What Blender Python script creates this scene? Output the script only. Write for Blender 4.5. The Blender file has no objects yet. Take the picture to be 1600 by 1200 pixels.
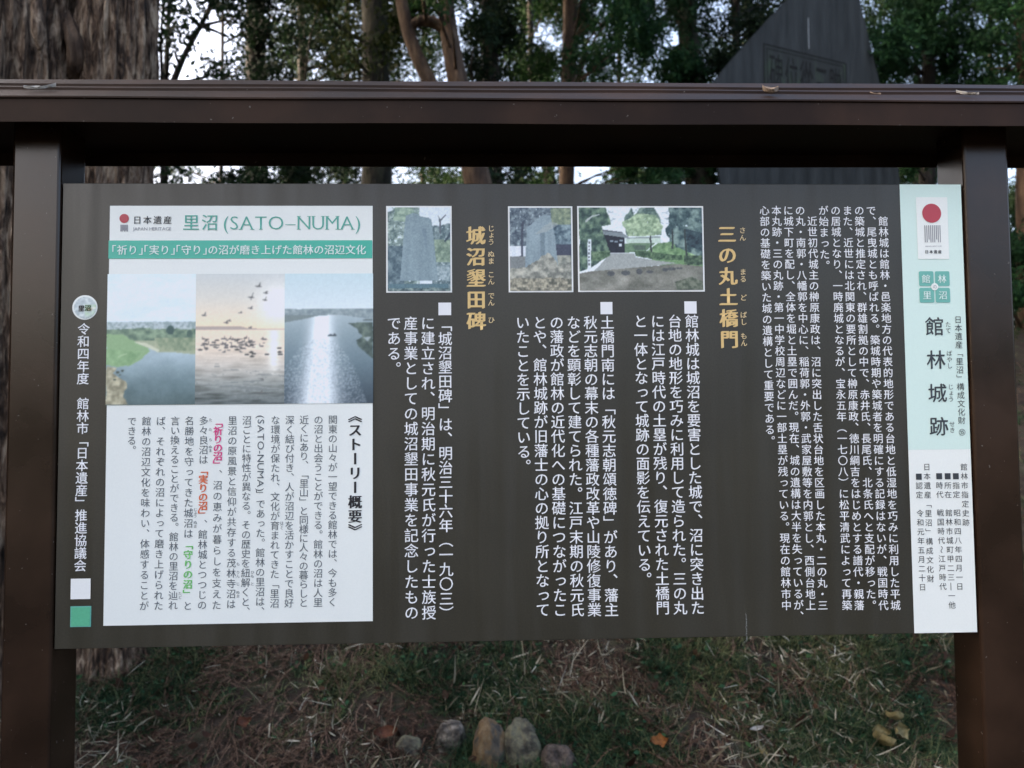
import bpy, bmesh, math, random
import numpy as np
from mathutils import Matrix, Vector
R = math.radians
random.seed(7); rng = np.random.default_rng(7)
scene = bpy.context.scene
COL = scene.collection

# ------------------------------------------------------------------ camera, sky, sun, exposure
CAM = np.array([-0.0710, -1.5166, 1.4480])
AX = np.array([[0.99942173, -0.03282092, -0.00888773],
               [0.00732696, -0.04737185, 0.99885045],
               [0.03320421, 0.99833797, 0.04710398]])        # right, up, forward
cam_data = bpy.data.cameras.new('camera'); cam = bpy.data.objects.new('camera', cam_data); COL.objects.link(cam)
cam.matrix_world = Matrix(((AX[0][0], AX[1][0], -AX[2][0], CAM[0]),
                           (AX[0][1], AX[1][1], -AX[2][1], CAM[1]),
                           (AX[0][2], AX[1][2], -AX[2][2], CAM[2]), (0, 0, 0, 1)))
cam_data.lens = 27.0; cam_data.sensor_width = 36.0; cam_data.clip_start = 0.05; cam_data.clip_end = 2000
cam_data.dof.use_dof = True; cam_data.dof.focus_distance = 1.53; cam_data.dof.aperture_fstop = 4.3
scene.camera = cam

SUN_EL, SUN_AZ = 20.0, -90.0            # degrees; azimuth from +Y, clockwise: low and veiled, off to the left
world = bpy.data.worlds.new('World'); scene.world = world; world.use_nodes = True
wn = world.node_tree; wn.nodes.clear()
sky = wn.nodes.new('ShaderNodeTexSky'); sky.sky_type = 'NISHITA'; sky.sun_disc = False
sky.sun_elevation = R(SUN_EL); sky.sun_rotation = R(SUN_AZ); sky.air_density = 0.7; sky.dust_density = 10.0; sky.ozone_density = 0.0
bg = wn.nodes.new('ShaderNodeBackground'); bg.inputs['Strength'].default_value = 0.15
wo = wn.nodes.new('ShaderNodeOutputWorld')
wn.links.new(sky.outputs[0], bg.inputs['Color']); wn.links.new(bg.outputs[0], wo.inputs['Surface'])
sun_data = bpy.data.lights.new('sun', 'SUN'); sun_data.energy = 0.2; sun_data.angle = R(40); sun_data.color = (1.0, 0.92, 0.82)
sun = bpy.data.objects.new('sun', sun_data); COL.objects.link(sun)
sd = Vector((math.sin(R(SUN_AZ)) * math.cos(R(SUN_EL)), math.cos(R(SUN_AZ)) * math.cos(R(SUN_EL)), math.sin(R(SUN_EL))))
sun.rotation_euler = sd.to_track_quat('Z', 'Y').to_euler()
scene.view_settings.view_transform = 'Standard'; scene.view_settings.look = 'None'
scene.view_settings.gamma = 1.0; scene.view_settings.exposure = 3.1
scene.cycles.use_denoising = True; scene.cycles.use_adaptive_sampling = False; scene.cycles.sample_clamp_indirect = 4.0
scene.cycles.max_bounces = 6; scene.cycles.transparent_max_bounces = 4

# ------------------------------------------------------------------ helpers
def at(px, py, Y):
    """world point where the line of sight through a photo pixel reaches the plane y = Y"""
    d = np.array([(px - 800) / 1200, (600 - py) / 1200, 1.0]) @ AX
    return CAM + d * ((Y - CAM[1]) / d[1])

def lin(c):
    c = np.asarray(c, float) / 255.0
    return np.where(c <= 0.04045, c / 12.92, ((c + 0.055) / 1.055) ** 2.4)

def tag(o, label=None, cat=None, group=None, kind=None):
    if label: o['label'] = label
    if cat: o['category'] = cat
    if group: o['group'] = group
    if kind: o['kind'] = kind
    return o

def empty(name, loc, label, cat, group=None):
    o = bpy.data.objects.new(name, None); COL.objects.link(o); o.location = loc; o.empty_display_size = 0.1
    return tag(o, label, cat, group)

def link(name, me, mat, parent=None, smooth=False):
    o = bpy.data.objects.new(name, me); COL.objects.link(o)
    if mat: me.materials.append(mat)
    if smooth: me.shade_smooth()
    if parent:
        o.parent = parent
        p = parent; off = Vector((0, 0, 0))
        while p: off += p.location; p = p.parent
        o.location = -off                       # meshes are written in world coordinates
    return o

def mesh_np(name, V, F):
    """fast mesh from arrays: V (n,3), F (m,k) with k = 3 or 4"""
    V = np.ascontiguousarray(V, np.float32); F = np.ascontiguousarray(F, np.int32)
    me = bpy.data.meshes.new(name); k = F.shape[1]
    me.vertices.add(len(V)); me.vertices.foreach_set('co', V.ravel())
    me.loops.add(F.size); me.loops.foreach_set('vertex_index', F.ravel())
    me.polygons.add(len(F)); me.polygons.foreach_set('loop_start', np.arange(0, F.size, k, dtype=np.int32))
    me.update(calc_edges=True); return me

def mesh_bm(name, bm):
    me = bpy.data.meshes.new(name); bm.to_mesh(me); bm.free(); return me

def box_bm(bm, x0, x1, y0, y1, z0, z1, bevel=0.0, seg=2):
    r = bmesh.ops.create_cube(bm, size=1.0)
    for v in r['verts']:
        v.co = Vector(((x0 + x1) / 2 + v.co.x * (x1 - x0), (y0 + y1) / 2 + v.co.y * (y1 - y0), (z0 + z1) / 2 + v.co.z * (z1 - z0)))
    if bevel:
        es = list({e for v in r['verts'] for e in v.link_edges})
        bmesh.ops.bevel(bm, geom=es, offset=bevel, segments=seg, profile=0.5, affect='EDGES')

_h = rng.random((64, 64, 64)).astype(np.float32)
def vnoise(p):
    """value noise in 0..1 on (n,3) points"""
    p = np.asarray(p, float); i = np.floor(p).astype(int); f = p - i; f = f * f * (3 - 2 * f); r = 0
    for dx in (0, 1):
        wx = f[:, 0] if dx else 1 - f[:, 0]
        for dy in (0, 1):
            wy = f[:, 1] if dy else 1 - f[:, 1]
            for dz in (0, 1):
                wz = f[:, 2] if dz else 1 - f[:, 2]
                r = r + wx * wy * wz * _h[(i[:, 0] + dx) % 64, (i[:, 1] + dy) % 64, (i[:, 2] + dz) % 64]
    return r
def fbm(p, oct=4):
    p = np.asarray(p, float); a, s, t = 1.0, 0.0, 0.0
    for _ in range(oct):
        s = s + a * vnoise(p); t += a; a *= 0.5; p = p * 2.03 + 7.7
    return s / t

# ------------------------------------------------------------------ materials
def new_mat(name):
    m = bpy.data.materials.new(name); m.use_nodes = True
    nt = m.node_tree; b = nt.nodes['Principled BSDF']; return m, nt, b

def plain(name, col, rough=0.5, spec=0.5):
    m, nt, b = new_mat(name)
    b.inputs['Base Color'].default_value = (*col, 1); b.inputs['Roughness'].default_value = rough
    b.inputs['Specular IOR Level'].default_value = spec
    return m

def node(nt, t, **kw):
    n = nt.nodes.new(t)
    for k, v in kw.items():
        if k in n.inputs: n.inputs[k].default_value = v
        else: setattr(n, k, v)
    return n

def ramp(nt, fac, stops):
    r = nt.nodes.new('ShaderNodeValToRGB'); e = r.color_ramp.elements
    while len(e) < len(stops): e.new(0.5)
    for el, (p, c) in zip(e, stops): el.position = p; el.color = (*c, 1)
    nt.links.new(fac, r.inputs['Fac']); return r.outputs['Color']

def noisy(name, stops, scale=5, detail=6, rough=0.8, bump=0.3, bscale=None, stretch=(1, 1, 1), spec=0.3, dist=0.02, warp=0.0):
    m, nt, b = new_mat(name)
    tc = nt.nodes.new('ShaderNodeTexCoord'); mp = nt.nodes.new('ShaderNodeMapping'); mp.inputs['Scale'].default_value = stretch
    nt.links.new(tc.outputs['Object'], mp.inputs['Vector'])
    n = node(nt, 'ShaderNodeTexNoise', Scale=scale, Detail=detail, Roughness=0.62, Distortion=warp); nt.links.new(mp.outputs[0], n.inputs['Vector'])
    nt.links.new(ramp(nt, n.outputs['Fac'], stops), b.inputs['Base Color'])
    b.inputs['Roughness'].default_value = rough; b.inputs['Specular IOR Level'].default_value = spec
    if bump:
        n2 = node(nt, 'ShaderNodeTexNoise', Scale=bscale or scale * 3, Detail=6); nt.links.new(mp.outputs[0], n2.inputs['Vector'])
        bp = node(nt, 'ShaderNodeBump', Strength=bump, Distance=dist); nt.links.new(n2.outputs['Fac'], bp.inputs['Height'])
        nt.links.new(bp.outputs[0], b.inputs['Normal'])
    return m

def leaf_mat(name, c0, c1, c2, trans=0.35, rough=0.55):
    """leaf colours vary leaf by leaf (random per island) and spray by spray (noise)"""
    m, nt, b = new_mat(name)
    g = nt.nodes.new('ShaderNodeNewGeometry'); tc = nt.nodes.new('ShaderNodeTexCoord')
    n = node(nt, 'ShaderNodeTexNoise', Scale=1.3, Detail=2); nt.links.new(tc.outputs['Object'], n.inputs['Vector'])
    mx = node(nt, 'ShaderNodeMath', operation='MULTIPLY_ADD'); nt.links.new(g.outputs['Random Per Island'], mx.inputs[0])
    mx.inputs[1].default_value = 0.6; nt.links.new(n.outputs['Fac'], mx.inputs[2])
    sb = node(nt, 'ShaderNodeMath', operation='SUBTRACT'); nt.links.new(mx.outputs[0], sb.inputs[0]); sb.inputs[1].default_value = 0.3
    col = ramp(nt, sb.outputs[0], [(0.1, c0), (0.5, c1), (0.95, c2)])
    nt.links.new(col, b.inputs['Base Color']); b.inputs['Roughness'].default_value = rough + 0.1; b.inputs['Specular IOR Level'].default_value = 0.12
    if trans:
        t = nt.nodes.new('ShaderNodeBsdfTranslucent'); nt.links.new(col, t.inputs['Color'])
        ms = node(nt, 'ShaderNodeMixShader'); ms.inputs[0].default_value = trans
        nt.links.new(b.outputs[0], ms.inputs[1]); nt.links.new(t.outputs[0], ms.inputs[2])
        nt.links.new(ms.outputs[0], nt.nodes['Material Output'].inputs['Surface'])
    return m

def paint_mat(name, base, rough, spec=0.5):
    """gloss paint on steel: fine orange peel, dust specks, faint wear"""
    m, nt, b = new_mat(name)
    tc = nt.nodes.new('ShaderNodeTexCoord')
    n = node(nt, 'ShaderNodeTexNoise', Scale=6, Detail=8); nt.links.new(tc.outputs['Object'], n.inputs['Vector'])
    c = np.array(base)
    n3 = node(nt, 'ShaderNodeTexNoise', Scale=130, Detail=1); nt.links.new(tc.outputs['Object'], n3.inputs['Vector'])
    sp = ramp(nt, n3.outputs['Fac'], [(0.0, (0, 0, 0)), (0.775, (0, 0, 0)), (0.80, (1, 1, 1))])            # dust and droppings
    mx = nt.nodes.new('ShaderNodeMix'); mx.data_type = 'RGBA'; nt.links.new(sp, mx.inputs[0])
    nt.links.new(ramp(nt, n.outputs['Fac'], [(0.35, tuple(c * 0.7)), (0.5, tuple(c)), (0.66, tuple(c * 1.5))]), mx.inputs[6]); mx.inputs[7].default_value = (.10, .09, .08, 1)
    nt.links.new(mx.outputs[2], b.inputs['Base Color'])
    r = node(nt, 'ShaderNodeMapRange'); r.inputs['From Min'].default_value = 0.3; r.inputs['From Max'].default_value = 0.7
    r.inputs['To Min'].default_value = rough - 0.03; r.inputs['To Max'].default_value = rough + 0.06
    nt.links.new(n.outputs['Fac'], r.inputs['Value']); nt.links.new(r.outputs[0], b.inputs['Roughness'])
    n2 = node(nt, 'ShaderNodeTexNoise', Scale=420, Detail=3); nt.links.new(tc.outputs['Object'], n2.inputs['Vector'])
    bp = node(nt, 'ShaderNodeBump', Strength=0.22, Distance=0.0006); nt.links.new(n2.outputs['Fac'], bp.inputs['Height'])
    nt.links.new(bp.outputs[0], b.inputs['Normal'])
    b.inputs['Specular IOR Level'].default_value = spec
    return m

def panel_mat(name, base, rough=0.36, spec=0.5, var=0.12):
    """printed laminate sheet with a fine weave and faint blotches"""
    m, nt, b = new_mat(name)
    tc = nt.nodes.new('ShaderNodeTexCoord')
    n = node(nt, 'ShaderNodeTexNoise', Scale=300, Detail=2); nt.links.new(tc.outputs['Object'], n.inputs['Vector'])
    n1 = node(nt, 'ShaderNodeTexNoise', Scale=5, Detail=6); nt.links.new(tc.outputs['Object'], n1.inputs['Vector'])
    ad = node(nt, 'ShaderNodeMath', operation='ADD'); nt.links.new(n.outputs['Fac'], ad.inputs[0]); nt.links.new(n1.outputs['Fac'], ad.inputs[1])
    hf = node(nt, 'ShaderNodeMath', operation='MULTIPLY'); nt.links.new(ad.outputs[0], hf.inputs[0]); hf.inputs[1].default_value = 0.5
    c = np.array(base)
    nt.links.new(ramp(nt, hf.outputs[0], [(0.3, tuple(c * (1 - var))), (0.5, tuple(c)), (0.7, tuple(np.minimum(c * (1 + var), 0.9)))]), b.inputs['Base Color'])
    b.inputs['Roughness'].default_value = rough; b.inputs['Specular IOR Level'].default_value = spec
    mp = nt.nodes.new('ShaderNodeMapping'); mp.inputs['Scale'].default_value = (26, 26, 1.6); nt.links.new(tc.outputs['Object'], mp.inputs['Vector'])
    n4 = node(nt, 'ShaderNodeTexNoise', Scale=1.0, Detail=5); nt.links.new(mp.outputs[0], n4.inputs['Vector'])      # rain-washed streaks in the dust
    mr = node(nt, 'ShaderNodeMapRange'); mr.inputs['From Min'].default_value = 0.35; mr.inputs['From Max'].default_value = 0.65
    mr.inputs['To Min'].default_value = rough - 0.07; mr.inputs['To Max'].default_value = rough + 0.10
    nt.links.new(n4.outputs['Fac'], mr.inputs['Value']); nt.links.new(mr.outputs[0], b.inputs['Roughness'])
    bp = node(nt, 'ShaderNodeBump', Strength=0.15, Distance=0.0006); nt.links.new(n.outputs['Fac'], bp.inputs['Height'])
    nt.links.new(bp.outputs[0], b.inputs['Normal'])
    return m

def attr_mat(name, rough=0.42):
    m, nt, b = new_mat(name)
    a = node(nt, 'ShaderNodeVertexColor'); a.layer_name = 'print'
    nt.links.new(a.outputs['Color'], b.inputs['Base Color']); b.inputs['Roughness'].default_value = rough
    return m

M = {}
M['post'] = paint_mat('brown_gloss_paint', (0.021, 0.0115, 0.0070), 0.20, 0.38)
M['roof'] = paint_mat('brown_roof_paint', (0.020, 0.0112, 0.0074), 0.55, 0.12)
M['panel'] = panel_mat('dark_panel_print', (0.032, 0.030, 0.0215), var=0.28)
M['white'] = panel_mat('white_print', (0.79, 0.81, 0.79), var=0.03)
M['mint'] = panel_mat('mint_print', (0.60, 0.76, 0.70), var=0.03)
M['paper'] = panel_mat('pale_print', (0.76, 0.80, 0.765), var=0.03)
M['teal'] = panel_mat('teal_print', (0.045, 0.42, 0.31), var=0.05)
M['tile'] = panel_mat('grey_green_print', (0.14, 0.42, 0.36), var=0.05)
M['w_text'] = plain('white_lettering', (0.74, 0.76, 0.78), 0.45)
M['k_text'] = plain('charcoal_lettering', (0.035, 0.042, 0.048), 0.45)
M['g_text'] = plain('grey_lettering', (0.09, 0.11, 0.125), 0.45)
M['black_text'] = plain('black_lettering', (0.012, 0.012, 0.016), 0.45)
M['gold'] = plain('gold_lettering', (0.66, 0.47, 0.19), 0.45)
M['gold2'] = plain('pale_gold_lettering', (0.68, 0.53, 0.28), 0.45)
M['teal_text'] = plain('teal_lettering', (0.09, 0.38, 0.30), 0.45)
M['red'] = plain('crimson_print', (0.42, 0.045, 0.065), 0.45)
M['pink'] = plain('pink_lettering', (0.66, 0.05, 0.22), 0.45)
M['orange'] = plain('orange_lettering', (0.66, 0.13, 0.04), 0.45)
M['green'] = plain('green_lettering', (0.16, 0.52, 0.14), 0.45)
M['grey_print'] = plain('grey_print', (0.27, 0.28, 0.31), 0.5)
M['mint_text'] = plain('mint_lettering', (0.66, 0.80, 0.76), 0.45)
M['sticker'] = panel_mat('green_sticker', (0.10, 0.42, 0.25), var=0.1)
M['photo'] = attr_mat('printed_photo')

# ------------------------------------------------------------------ the ground and the mound
def gz(x, y):
    x = np.asarray(x, float); y = np.asarray(y, float)
    t = y - 1.72 + 0.12 * np.sin(x * 0.9 + 1)
    h = 0.25 * (t + np.sqrt(t * t + 0.03))
    h = 2.6 - 0.5 * ((2.6 - h) + np.sqrt((2.6 - h) ** 2 + 0.2)) + 0.02
    h = np.where(h < 0, 0, h)
    P = np.stack([x.ravel() * 1.7, y.ravel() * 1.7, np.zeros(x.size)], 1)
    near = np.clip((y - 0.8) / 1.0, 0.15, 1)
    return h + (fbm(P, 4).reshape(x.shape) - 0.5) * 0.12 * near

def build_ground():
    def axis(n, c, far):
        s = np.linspace(-1, 1, n); return c + np.sign(s) * (np.abs(s) * 4 + (far - 4) * np.abs(s) ** 6)
    xs, ys = axis(181, 0, 400), axis(181, 2.2, 400)
    X, Y = np.meshgrid(xs, ys); Z = gz(X, Y)
    V = np.stack([X.ravel(), Y.ravel(), Z.ravel()], 1)
    i = np.arange(180)[:, None] * 181 + np.arange(180)[None]
    F = np.stack([i, i + 1, i + 182, i + 181], -1).reshape(-1, 4)
    m = noisy('forest_soil', [(0.36, (0.014, 0.010, 0.007)), (0.5, (0.038, 0.027, 0.019)), (0.58, (0.034, 0.034, 0.018)), (0.7, (0.075, 0.056, 0.040))],
              scale=6, detail=10, bump=0.9, bscale=40, rough=0.95, dist=0.03)
    tag(link('ground', mesh_np('ground', V, F), m, smooth=True), kind='structure')
build_ground()

def strips(P, D, N, L, W, bend, segs=3, taper=True):
    """many narrow curved blades: base P, direction D, bend direction N (all (n,3)), length L, width W, bend amount"""
    n = len(P); S = np.cross(D, N); S /= np.linalg.norm(S, axis=1, keepdims=True) + 1e-9
    V = np.empty((n, segs + 1, 2, 3))
    for k in range(segs + 1):
        t = k / segs
        c = P + D * (L * t)[:, None] + N * (bend * L * t * t)[:, None]
        w = W * ((1 - t) ** 0.7 if taper else np.sin(math.pi * (0.08 + 0.87 * t))) * 0.5 + 0.0002
        V[:, k, 0] = c - S * w[:, None]; V[:, k, 1] = c + S * w[:, None]
    b = (np.arange(n) * (segs + 1) * 2)[:, None, None] + (np.arange(segs) * 2)[None, :, None] + np.array([0, 1, 3, 2])[None, None]
    return V.reshape(-1, 3), b.reshape(-1, 4)

def merge(parts):
    Vs, Fs, o = [], [], 0
    for V, F in parts: Vs.append(V); Fs.append(F + o); o += len(V)
    return np.concatenate(Vs), np.concatenate(Fs)

def rand_dir(n, up, spread):
    a = rng.uniform(0, 2 * math.pi, n); e = up + spread * rng.standard_normal(n)
    return np.stack([np.cos(a) * np.cos(e), np.sin(a) * np.cos(e), np.sin(e)], 1)

def green_mask(x, y):
    """where grass grows: sparse to the left under the cedar, dense to the right"""
    P = np.stack([x * 2.4, y * 3.2, np.full_like(x, 3.3)], 1)
    return np.clip((fbm(P, 4) - 0.53 + 0.055 * np.tanh((x + 0.35) * 1.1)) * 7.5 + 0.45, 0, 1)

def build_cover():
    def scatter(n, x0=-3.3, x1=3.6, y0=1.1, y1=3.5):
        x = rng.uniform(x0, x1, n); y = rng.uniform(y0, y1, n); return x, y
    # grass in tufts whose blades lean outwards and curl over
    (tx, ty), (ux, uy), (vx, vy) = scatter(34000, y0=1.35, y1=3.2), scatter(16000, -7, 8, 3.2, 7.5), scatter(5000, 3.6, 8, 1.2, 3.2)
    tx, ty = np.concatenate([tx, ux, vx]), np.concatenate([ty, uy, vy]); g = green_mask(tx, ty); k = rng.random(len(tx)) < 0.05 + g * 0.75
    tx, ty, g = tx[k], ty[k], g[k]; per = 9; n = len(tx) * per
    a = rng.uniform(0, 2 * math.pi, n); lean = rng.uniform(0.05, 1.0, n)
    rr = rng.uniform(0, 0.016, n)
    x = np.repeat(tx, per) + np.cos(a) * rr; y = np.repeat(ty, per) + np.sin(a) * rr
    P = np.stack([x, y, gz(x, y) - 0.004], 1)
    D = np.stack([np.cos(a) * lean, np.sin(a) * lean, np.ones(n)], 1); D /= np.linalg.norm(D, axis=1, keepdims=True)
    N = np.stack([np.cos(a), np.sin(a), -0.7 * np.ones(n)], 1) + rng.normal(0, .25, (n, 3)); N /= np.linalg.norm(N, axis=1, keepdims=True)
    size = np.repeat(rng.uniform(0.6, 1.35, len(tx)) * (0.75 + 0.4 * g), per)
    V, F = strips(P, D, N, rng.uniform(0.035, 0.10, n) * size, rng.uniform(0.0026, 0.0054, n), rng.uniform(0.2, 1.1, n), 4)
    gm = leaf_mat('grass_blades', (0.010, 0.034, 0.018), (0.027, 0.060, 0.027), (0.23, 0.225, 0.105), 0.2)
    tag(link('grass', mesh_np('grass', V, F), gm), kind='stuff')
    # broad low weeds (clover-sized leaves) among the grass
    x, y = scatter(9000); g = green_mask(x, y); k = rng.random(len(x)) < g * 0.9
    x, y = x[k], y[k]; n = len(x)
    P = np.stack([x, y, gz(x, y) + rng.uniform(0.005, 0.045, n)], 1)
    V, F = strips(P, rand_dir(n, 0.2, 0.3), rand_dir(n, -0.6, 0.3), rng.uniform(0.018, 0.04, n), rng.uniform(0.010, 0.020, n), rng.uniform(0, 0.5, n), 3, False)
    tag(link('weeds', mesh_np('weeds', V, F), leaf_mat('weed_leaves', (0.014, 0.044, 0.025), (0.026, 0.074, 0.036), (0.055, 0.115, 0.042), 0.2)), kind='stuff')
    # brown shed cedar sprays: curved stalks set with short needles, lying in drifts
    (tx, ty), (ux, uy) = scatter(7500, y0=1.35, y1=3.15), scatter(5000, -7, 8, 3.15, 7.5)
    tx, ty = np.concatenate([tx, ux]), np.concatenate([ty, uy]); tk = rng.random(len(tx)) < 1.0 - 0.80 * green_mask(tx, ty); tx, ty = tx[tk], ty[tk]; m_ = len(tx)
    drift = fbm(np.stack([tx * 1.6, ty * 1.6, np.full(m_, 5.5)], 1), 2) * 9 + rng.normal(0, .5, m_)
    Ls = rng.uniform(0.09, 0.27, m_); cv = rng.normal(0, 1.0, m_); nn = 40
    t = np.linspace(0, 1, nn)[None] * np.ones((m_, 1)); ang = drift[:, None] + cv[:, None] * t * Ls[:, None] * 4
    st = Ls[:, None] / nn; cx = tx[:, None] + np.cumsum(np.cos(ang) * st, 1); cy = ty[:, None] + np.cumsum(np.sin(ang) * st, 1)
    lift = rng.uniform(0.004, 0.032, m_)[:, None] + 0.03 * np.sin(t * math.pi) * rng.uniform(0, 1, m_)[:, None]
    cz = gz(cx, cy) + lift; n = m_ * nn
    side = np.where(np.arange(nn) % 2, 1, -1)[None] * rng.uniform(0.3, 0.9, (m_, nn)); na = ang + side
    D = np.stack([np.cos(na).ravel(), np.sin(na).ravel(), (0.5 * np.sin(na) + rng.normal(0.1, .3, na.shape)).ravel()], 1); D /= np.linalg.norm(D, axis=1, keepdims=True)
    P = np.stack([cx.ravel(), cy.ravel(), cz.ravel()], 1)
    V, F = strips(P, D, rand_dir(n, 0.4, 0.4), rng.uniform(0.010, 0.022, n), rng.uniform(0.0020, 0.0042, n), rng.uniform(0, 0.6, n), 2)
    C = np.stack([cx, cy, cz], 2); w_ = np.stack([-np.sin(ang), np.cos(ang), np.zeros_like(ang)], 2) * 0.0016
    SV = np.stack([C - w_, C + w_], 2).reshape(-1, 3)
    bI = (np.arange(m_) * nn * 2)[:, None, None] + (np.arange(nn - 1) * 2)[None, :, None] + np.array([0, 1, 3, 2])[None, None]
    V, F = merge([(V, F), (SV, bI.reshape(-1, 4))])
    tag(link('cedar_litter', mesh_np('cedar_litter', V, F), leaf_mat('dead_cedar', (0.022, 0.012, 0.008), (0.076, 0.045, 0.031), (0.20, 0.135, 0.094), 0)), kind='stuff')
    # pale dry bamboo-grass leaves
    x, y = scatter(34000, y0=1.4, y1=3.2); cl = fbm(np.stack([x * 2.3, y * 3, np.full_like(x, 9.1)], 1), 3); k = rng.random(len(x)) < np.clip((cl - 0.47) * 7, 0.04, 1) * 0.75
    x, y = x[k], y[k]; n = len(x)
    P = np.stack([x, y, gz(x, y) + rng.uniform(0.012, 0.05, n)], 1)
    V, F = strips(P, rand_dir(n, 0.25, 0.45), rand_dir(n, 0.2, 0.8), rng.uniform(0.010, 0.055, n) , 0.0016 + 0.0070 * rng.random(n) ** 2.2, rng.uniform(-2.6, 2.8, n), 7, False)
    tag(link('dry_leaves', mesh_np('dry_leaves', V, F), leaf_mat('straw_leaves', (0.06, 0.048, 0.030), (0.20, 0.18, 0.125), (0.56, 0.53, 0.43), 0.1)), kind='stuff')
    # long straw stalks and twigs
    x, y = scatter(500, y0=1.4, y1=3.2); n = len(x)
    P = np.stack([x, y, gz(x, y) + 0.012], 1)
    V, F = strips(P, rand_dir(n, 0.35, 0.35), rand_dir(n, 0.0, 0.6), rng.uniform(0.06, 0.18, n), rng.uniform(0.0016, 0.003, n), rng.uniform(-0.6, 0.6, n), 5)
    tag(link('straw', mesh_np('straw', V, F), leaf_mat('straw_stalks', (0.05, 0.035, 0.022), (0.14, 0.11, 0.07), (0.28, 0.24, 0.17), 0)), kind='stuff')
    # small brown broad leaves
    x, y = scatter(1100); n = len(x)
    P = np.stack([x, y, gz(x, y) + rng.uniform(0.008, 0.035, n)], 1)
    V, F = strips(P, rand_dir(n, 0.3, 0.4), rand_dir(n, 0.5, 0.6), rng.uniform(0.025, 0.06, n), rng.uniform(0.014, 0.03, n), rng.uniform(-0.5, 0.7, n), 5, False)
    tag(link('leaf_litter', mesh_np('leaf_litter', V, F), leaf_mat('brown_leaves', (0.02, 0.010, 0.007), (0.045, 0.022, 0.014), (0.09, 0.05, 0.032), 0.1)), kind='stuff')
build_cover()

# a few large fallen leaves one can point to
def broad_leaf(c, L, W, yaw, pitch, curl, lobes=0, seed=0):
    r = np.random.default_rng(seed); nu, nv = 12, 9
    u = np.linspace(0, 1, nu); v = np.linspace(-1, 1, nv); U, Vv = np.meshgrid(u, v, indexing='ij')
    w = np.sin(math.pi * np.clip(U, 0.02, 0.985)) ** 0.75 * (1 + (0.28 * np.sin(U * math.pi * lobes * 2) if lobes else 0))
    X = (U - 0.5) * L; Y = Vv * w * W / 2
    Z = curl * L * (Vv ** 2 * 0.35 + (U - 0.5) ** 2 * 0.9) + 0.03 * L * (vnoise(np.stack([U.ravel() * 5, Vv.ravel() * 3, np.full(U.size, seed)], 1)).reshape(U.shape) - 0.5) * 3
    Pt = np.stack([X.ravel(), Y.ravel(), Z.ravel()], 1)
    Rm = np.array((Matrix.Rotation(yaw, 3, 'Z') @ Matrix.Rotation(pitch, 3, 'X')))
    V = Pt @ Rm.T + np.asarray(c)
    i = np.arange(nu - 1)[:, None] * nv + np.arange(nv - 1)[None]
    F = np.stack([i, i + nv, i + nv + 1, i + 1], -1).reshape(-1, 4)
    return V, F

def on_ground(px, py):
    d = np.array([(px - 800) / 1200, (600 - py) / 1200, 1.0]) @ AX
    t = 2.5
    for _ in range(600):
        p = CAM + d * t
        if p[2] <= float(gz(np.array([p[0]]), np.array([p[1]]))[0]): break
        t += 0.006
    return p

leafm = {k: noisy(k, [(0.35, a), (0.6, b)], scale=40, detail=5, bump=0.4, rough=0.7) for k, a, b in (
    ('yellow_leaf_skin', (0.10, 0.085, 0.035), (0.20, 0.17, 0.08)), ('rust_leaf_skin', (0.05, 0.018, 0.009), (0.10, 0.035, 0.015)),
    ('tan_leaf_skin', (0.15, 0.11, 0.08), (0.26, 0.20, 0.155)), ('pale_leaf_skin', (0.26, 0.24, 0.21), (0.42, 0.40, 0.36)),
    ('amber_leaf_skin', (0.13, 0.045, 0.012), (0.22, 0.085, 0.02)))}
for nm, px, py, dz, L, W, yaw, pitch, curl, lb, mt, lab in (
    ('yellow', 1372, 1178, .035, .11, .085, 1.9, .9, .5, 2, 'yellow_leaf_skin', 'large crumpled yellow leaf, nearest of the yellow cluster at lower right'),
    ('yellow', 1399, 1166, .045, .085, .06, .6, 1.0, .6, 2, 'yellow_leaf_skin', 'yellow leaf on the right of the yellow cluster by the right post'),
    ('yellow', 1393, 1145, .045, .07, .06, 2.6, .8, .7, 1, 'yellow_leaf_skin', 'small yellow leaf at the top of the yellow cluster in the grass'),
    ('yellow', 1372, 1160, .03, .07, .05, -.4, 1.1, .5, 1, 'yellow_leaf_skin', 'dull yellow leaf on the left of the yellow cluster in the grass'),
    ('orange', 1027, 1176, .03, .075, .05, .1, .7, .5, 2, 'amber_leaf_skin', 'bright orange curled leaf alone in the grass right of the cobbles'),
    ('rust', 603, 1162, .025, .10, .06, .3, .6, .5, 0, 'rust_leaf_skin', 'large rust-brown leaf lying left of the cobbles'),
    ('rust', 383, 1143, .02, .07, .05, .8, .6, .6, 1, 'rust_leaf_skin', 'reddish-brown leaf among pale straw near the left post'),
    ('yellow', 1186, 1190, .025, .06, .045, 1.2, .7, .6, 1, 'yellow_leaf_skin', 'ochre leaf in the grass at the very bottom right of the orange leaf'),
    ('pale', 1178, 1156, .03, .07, .02, .35, .5, .3, 0, 'pale_leaf_skin', 'long whitish dry leaf in the grass between orange and yellow leaves')):
    p = on_ground(px, py); V, F = broad_leaf((p[0], p[1] - 0.03, p[2] + dz + 0.025), L, W, yaw, pitch, curl, lb, int(px))
    tag(link('fallen_leaf', mesh_np('fallen_leaf', V, F), leafm[mt], smooth=True), lab, 'leaf', 'large fallen leaves on the bank')

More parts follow.
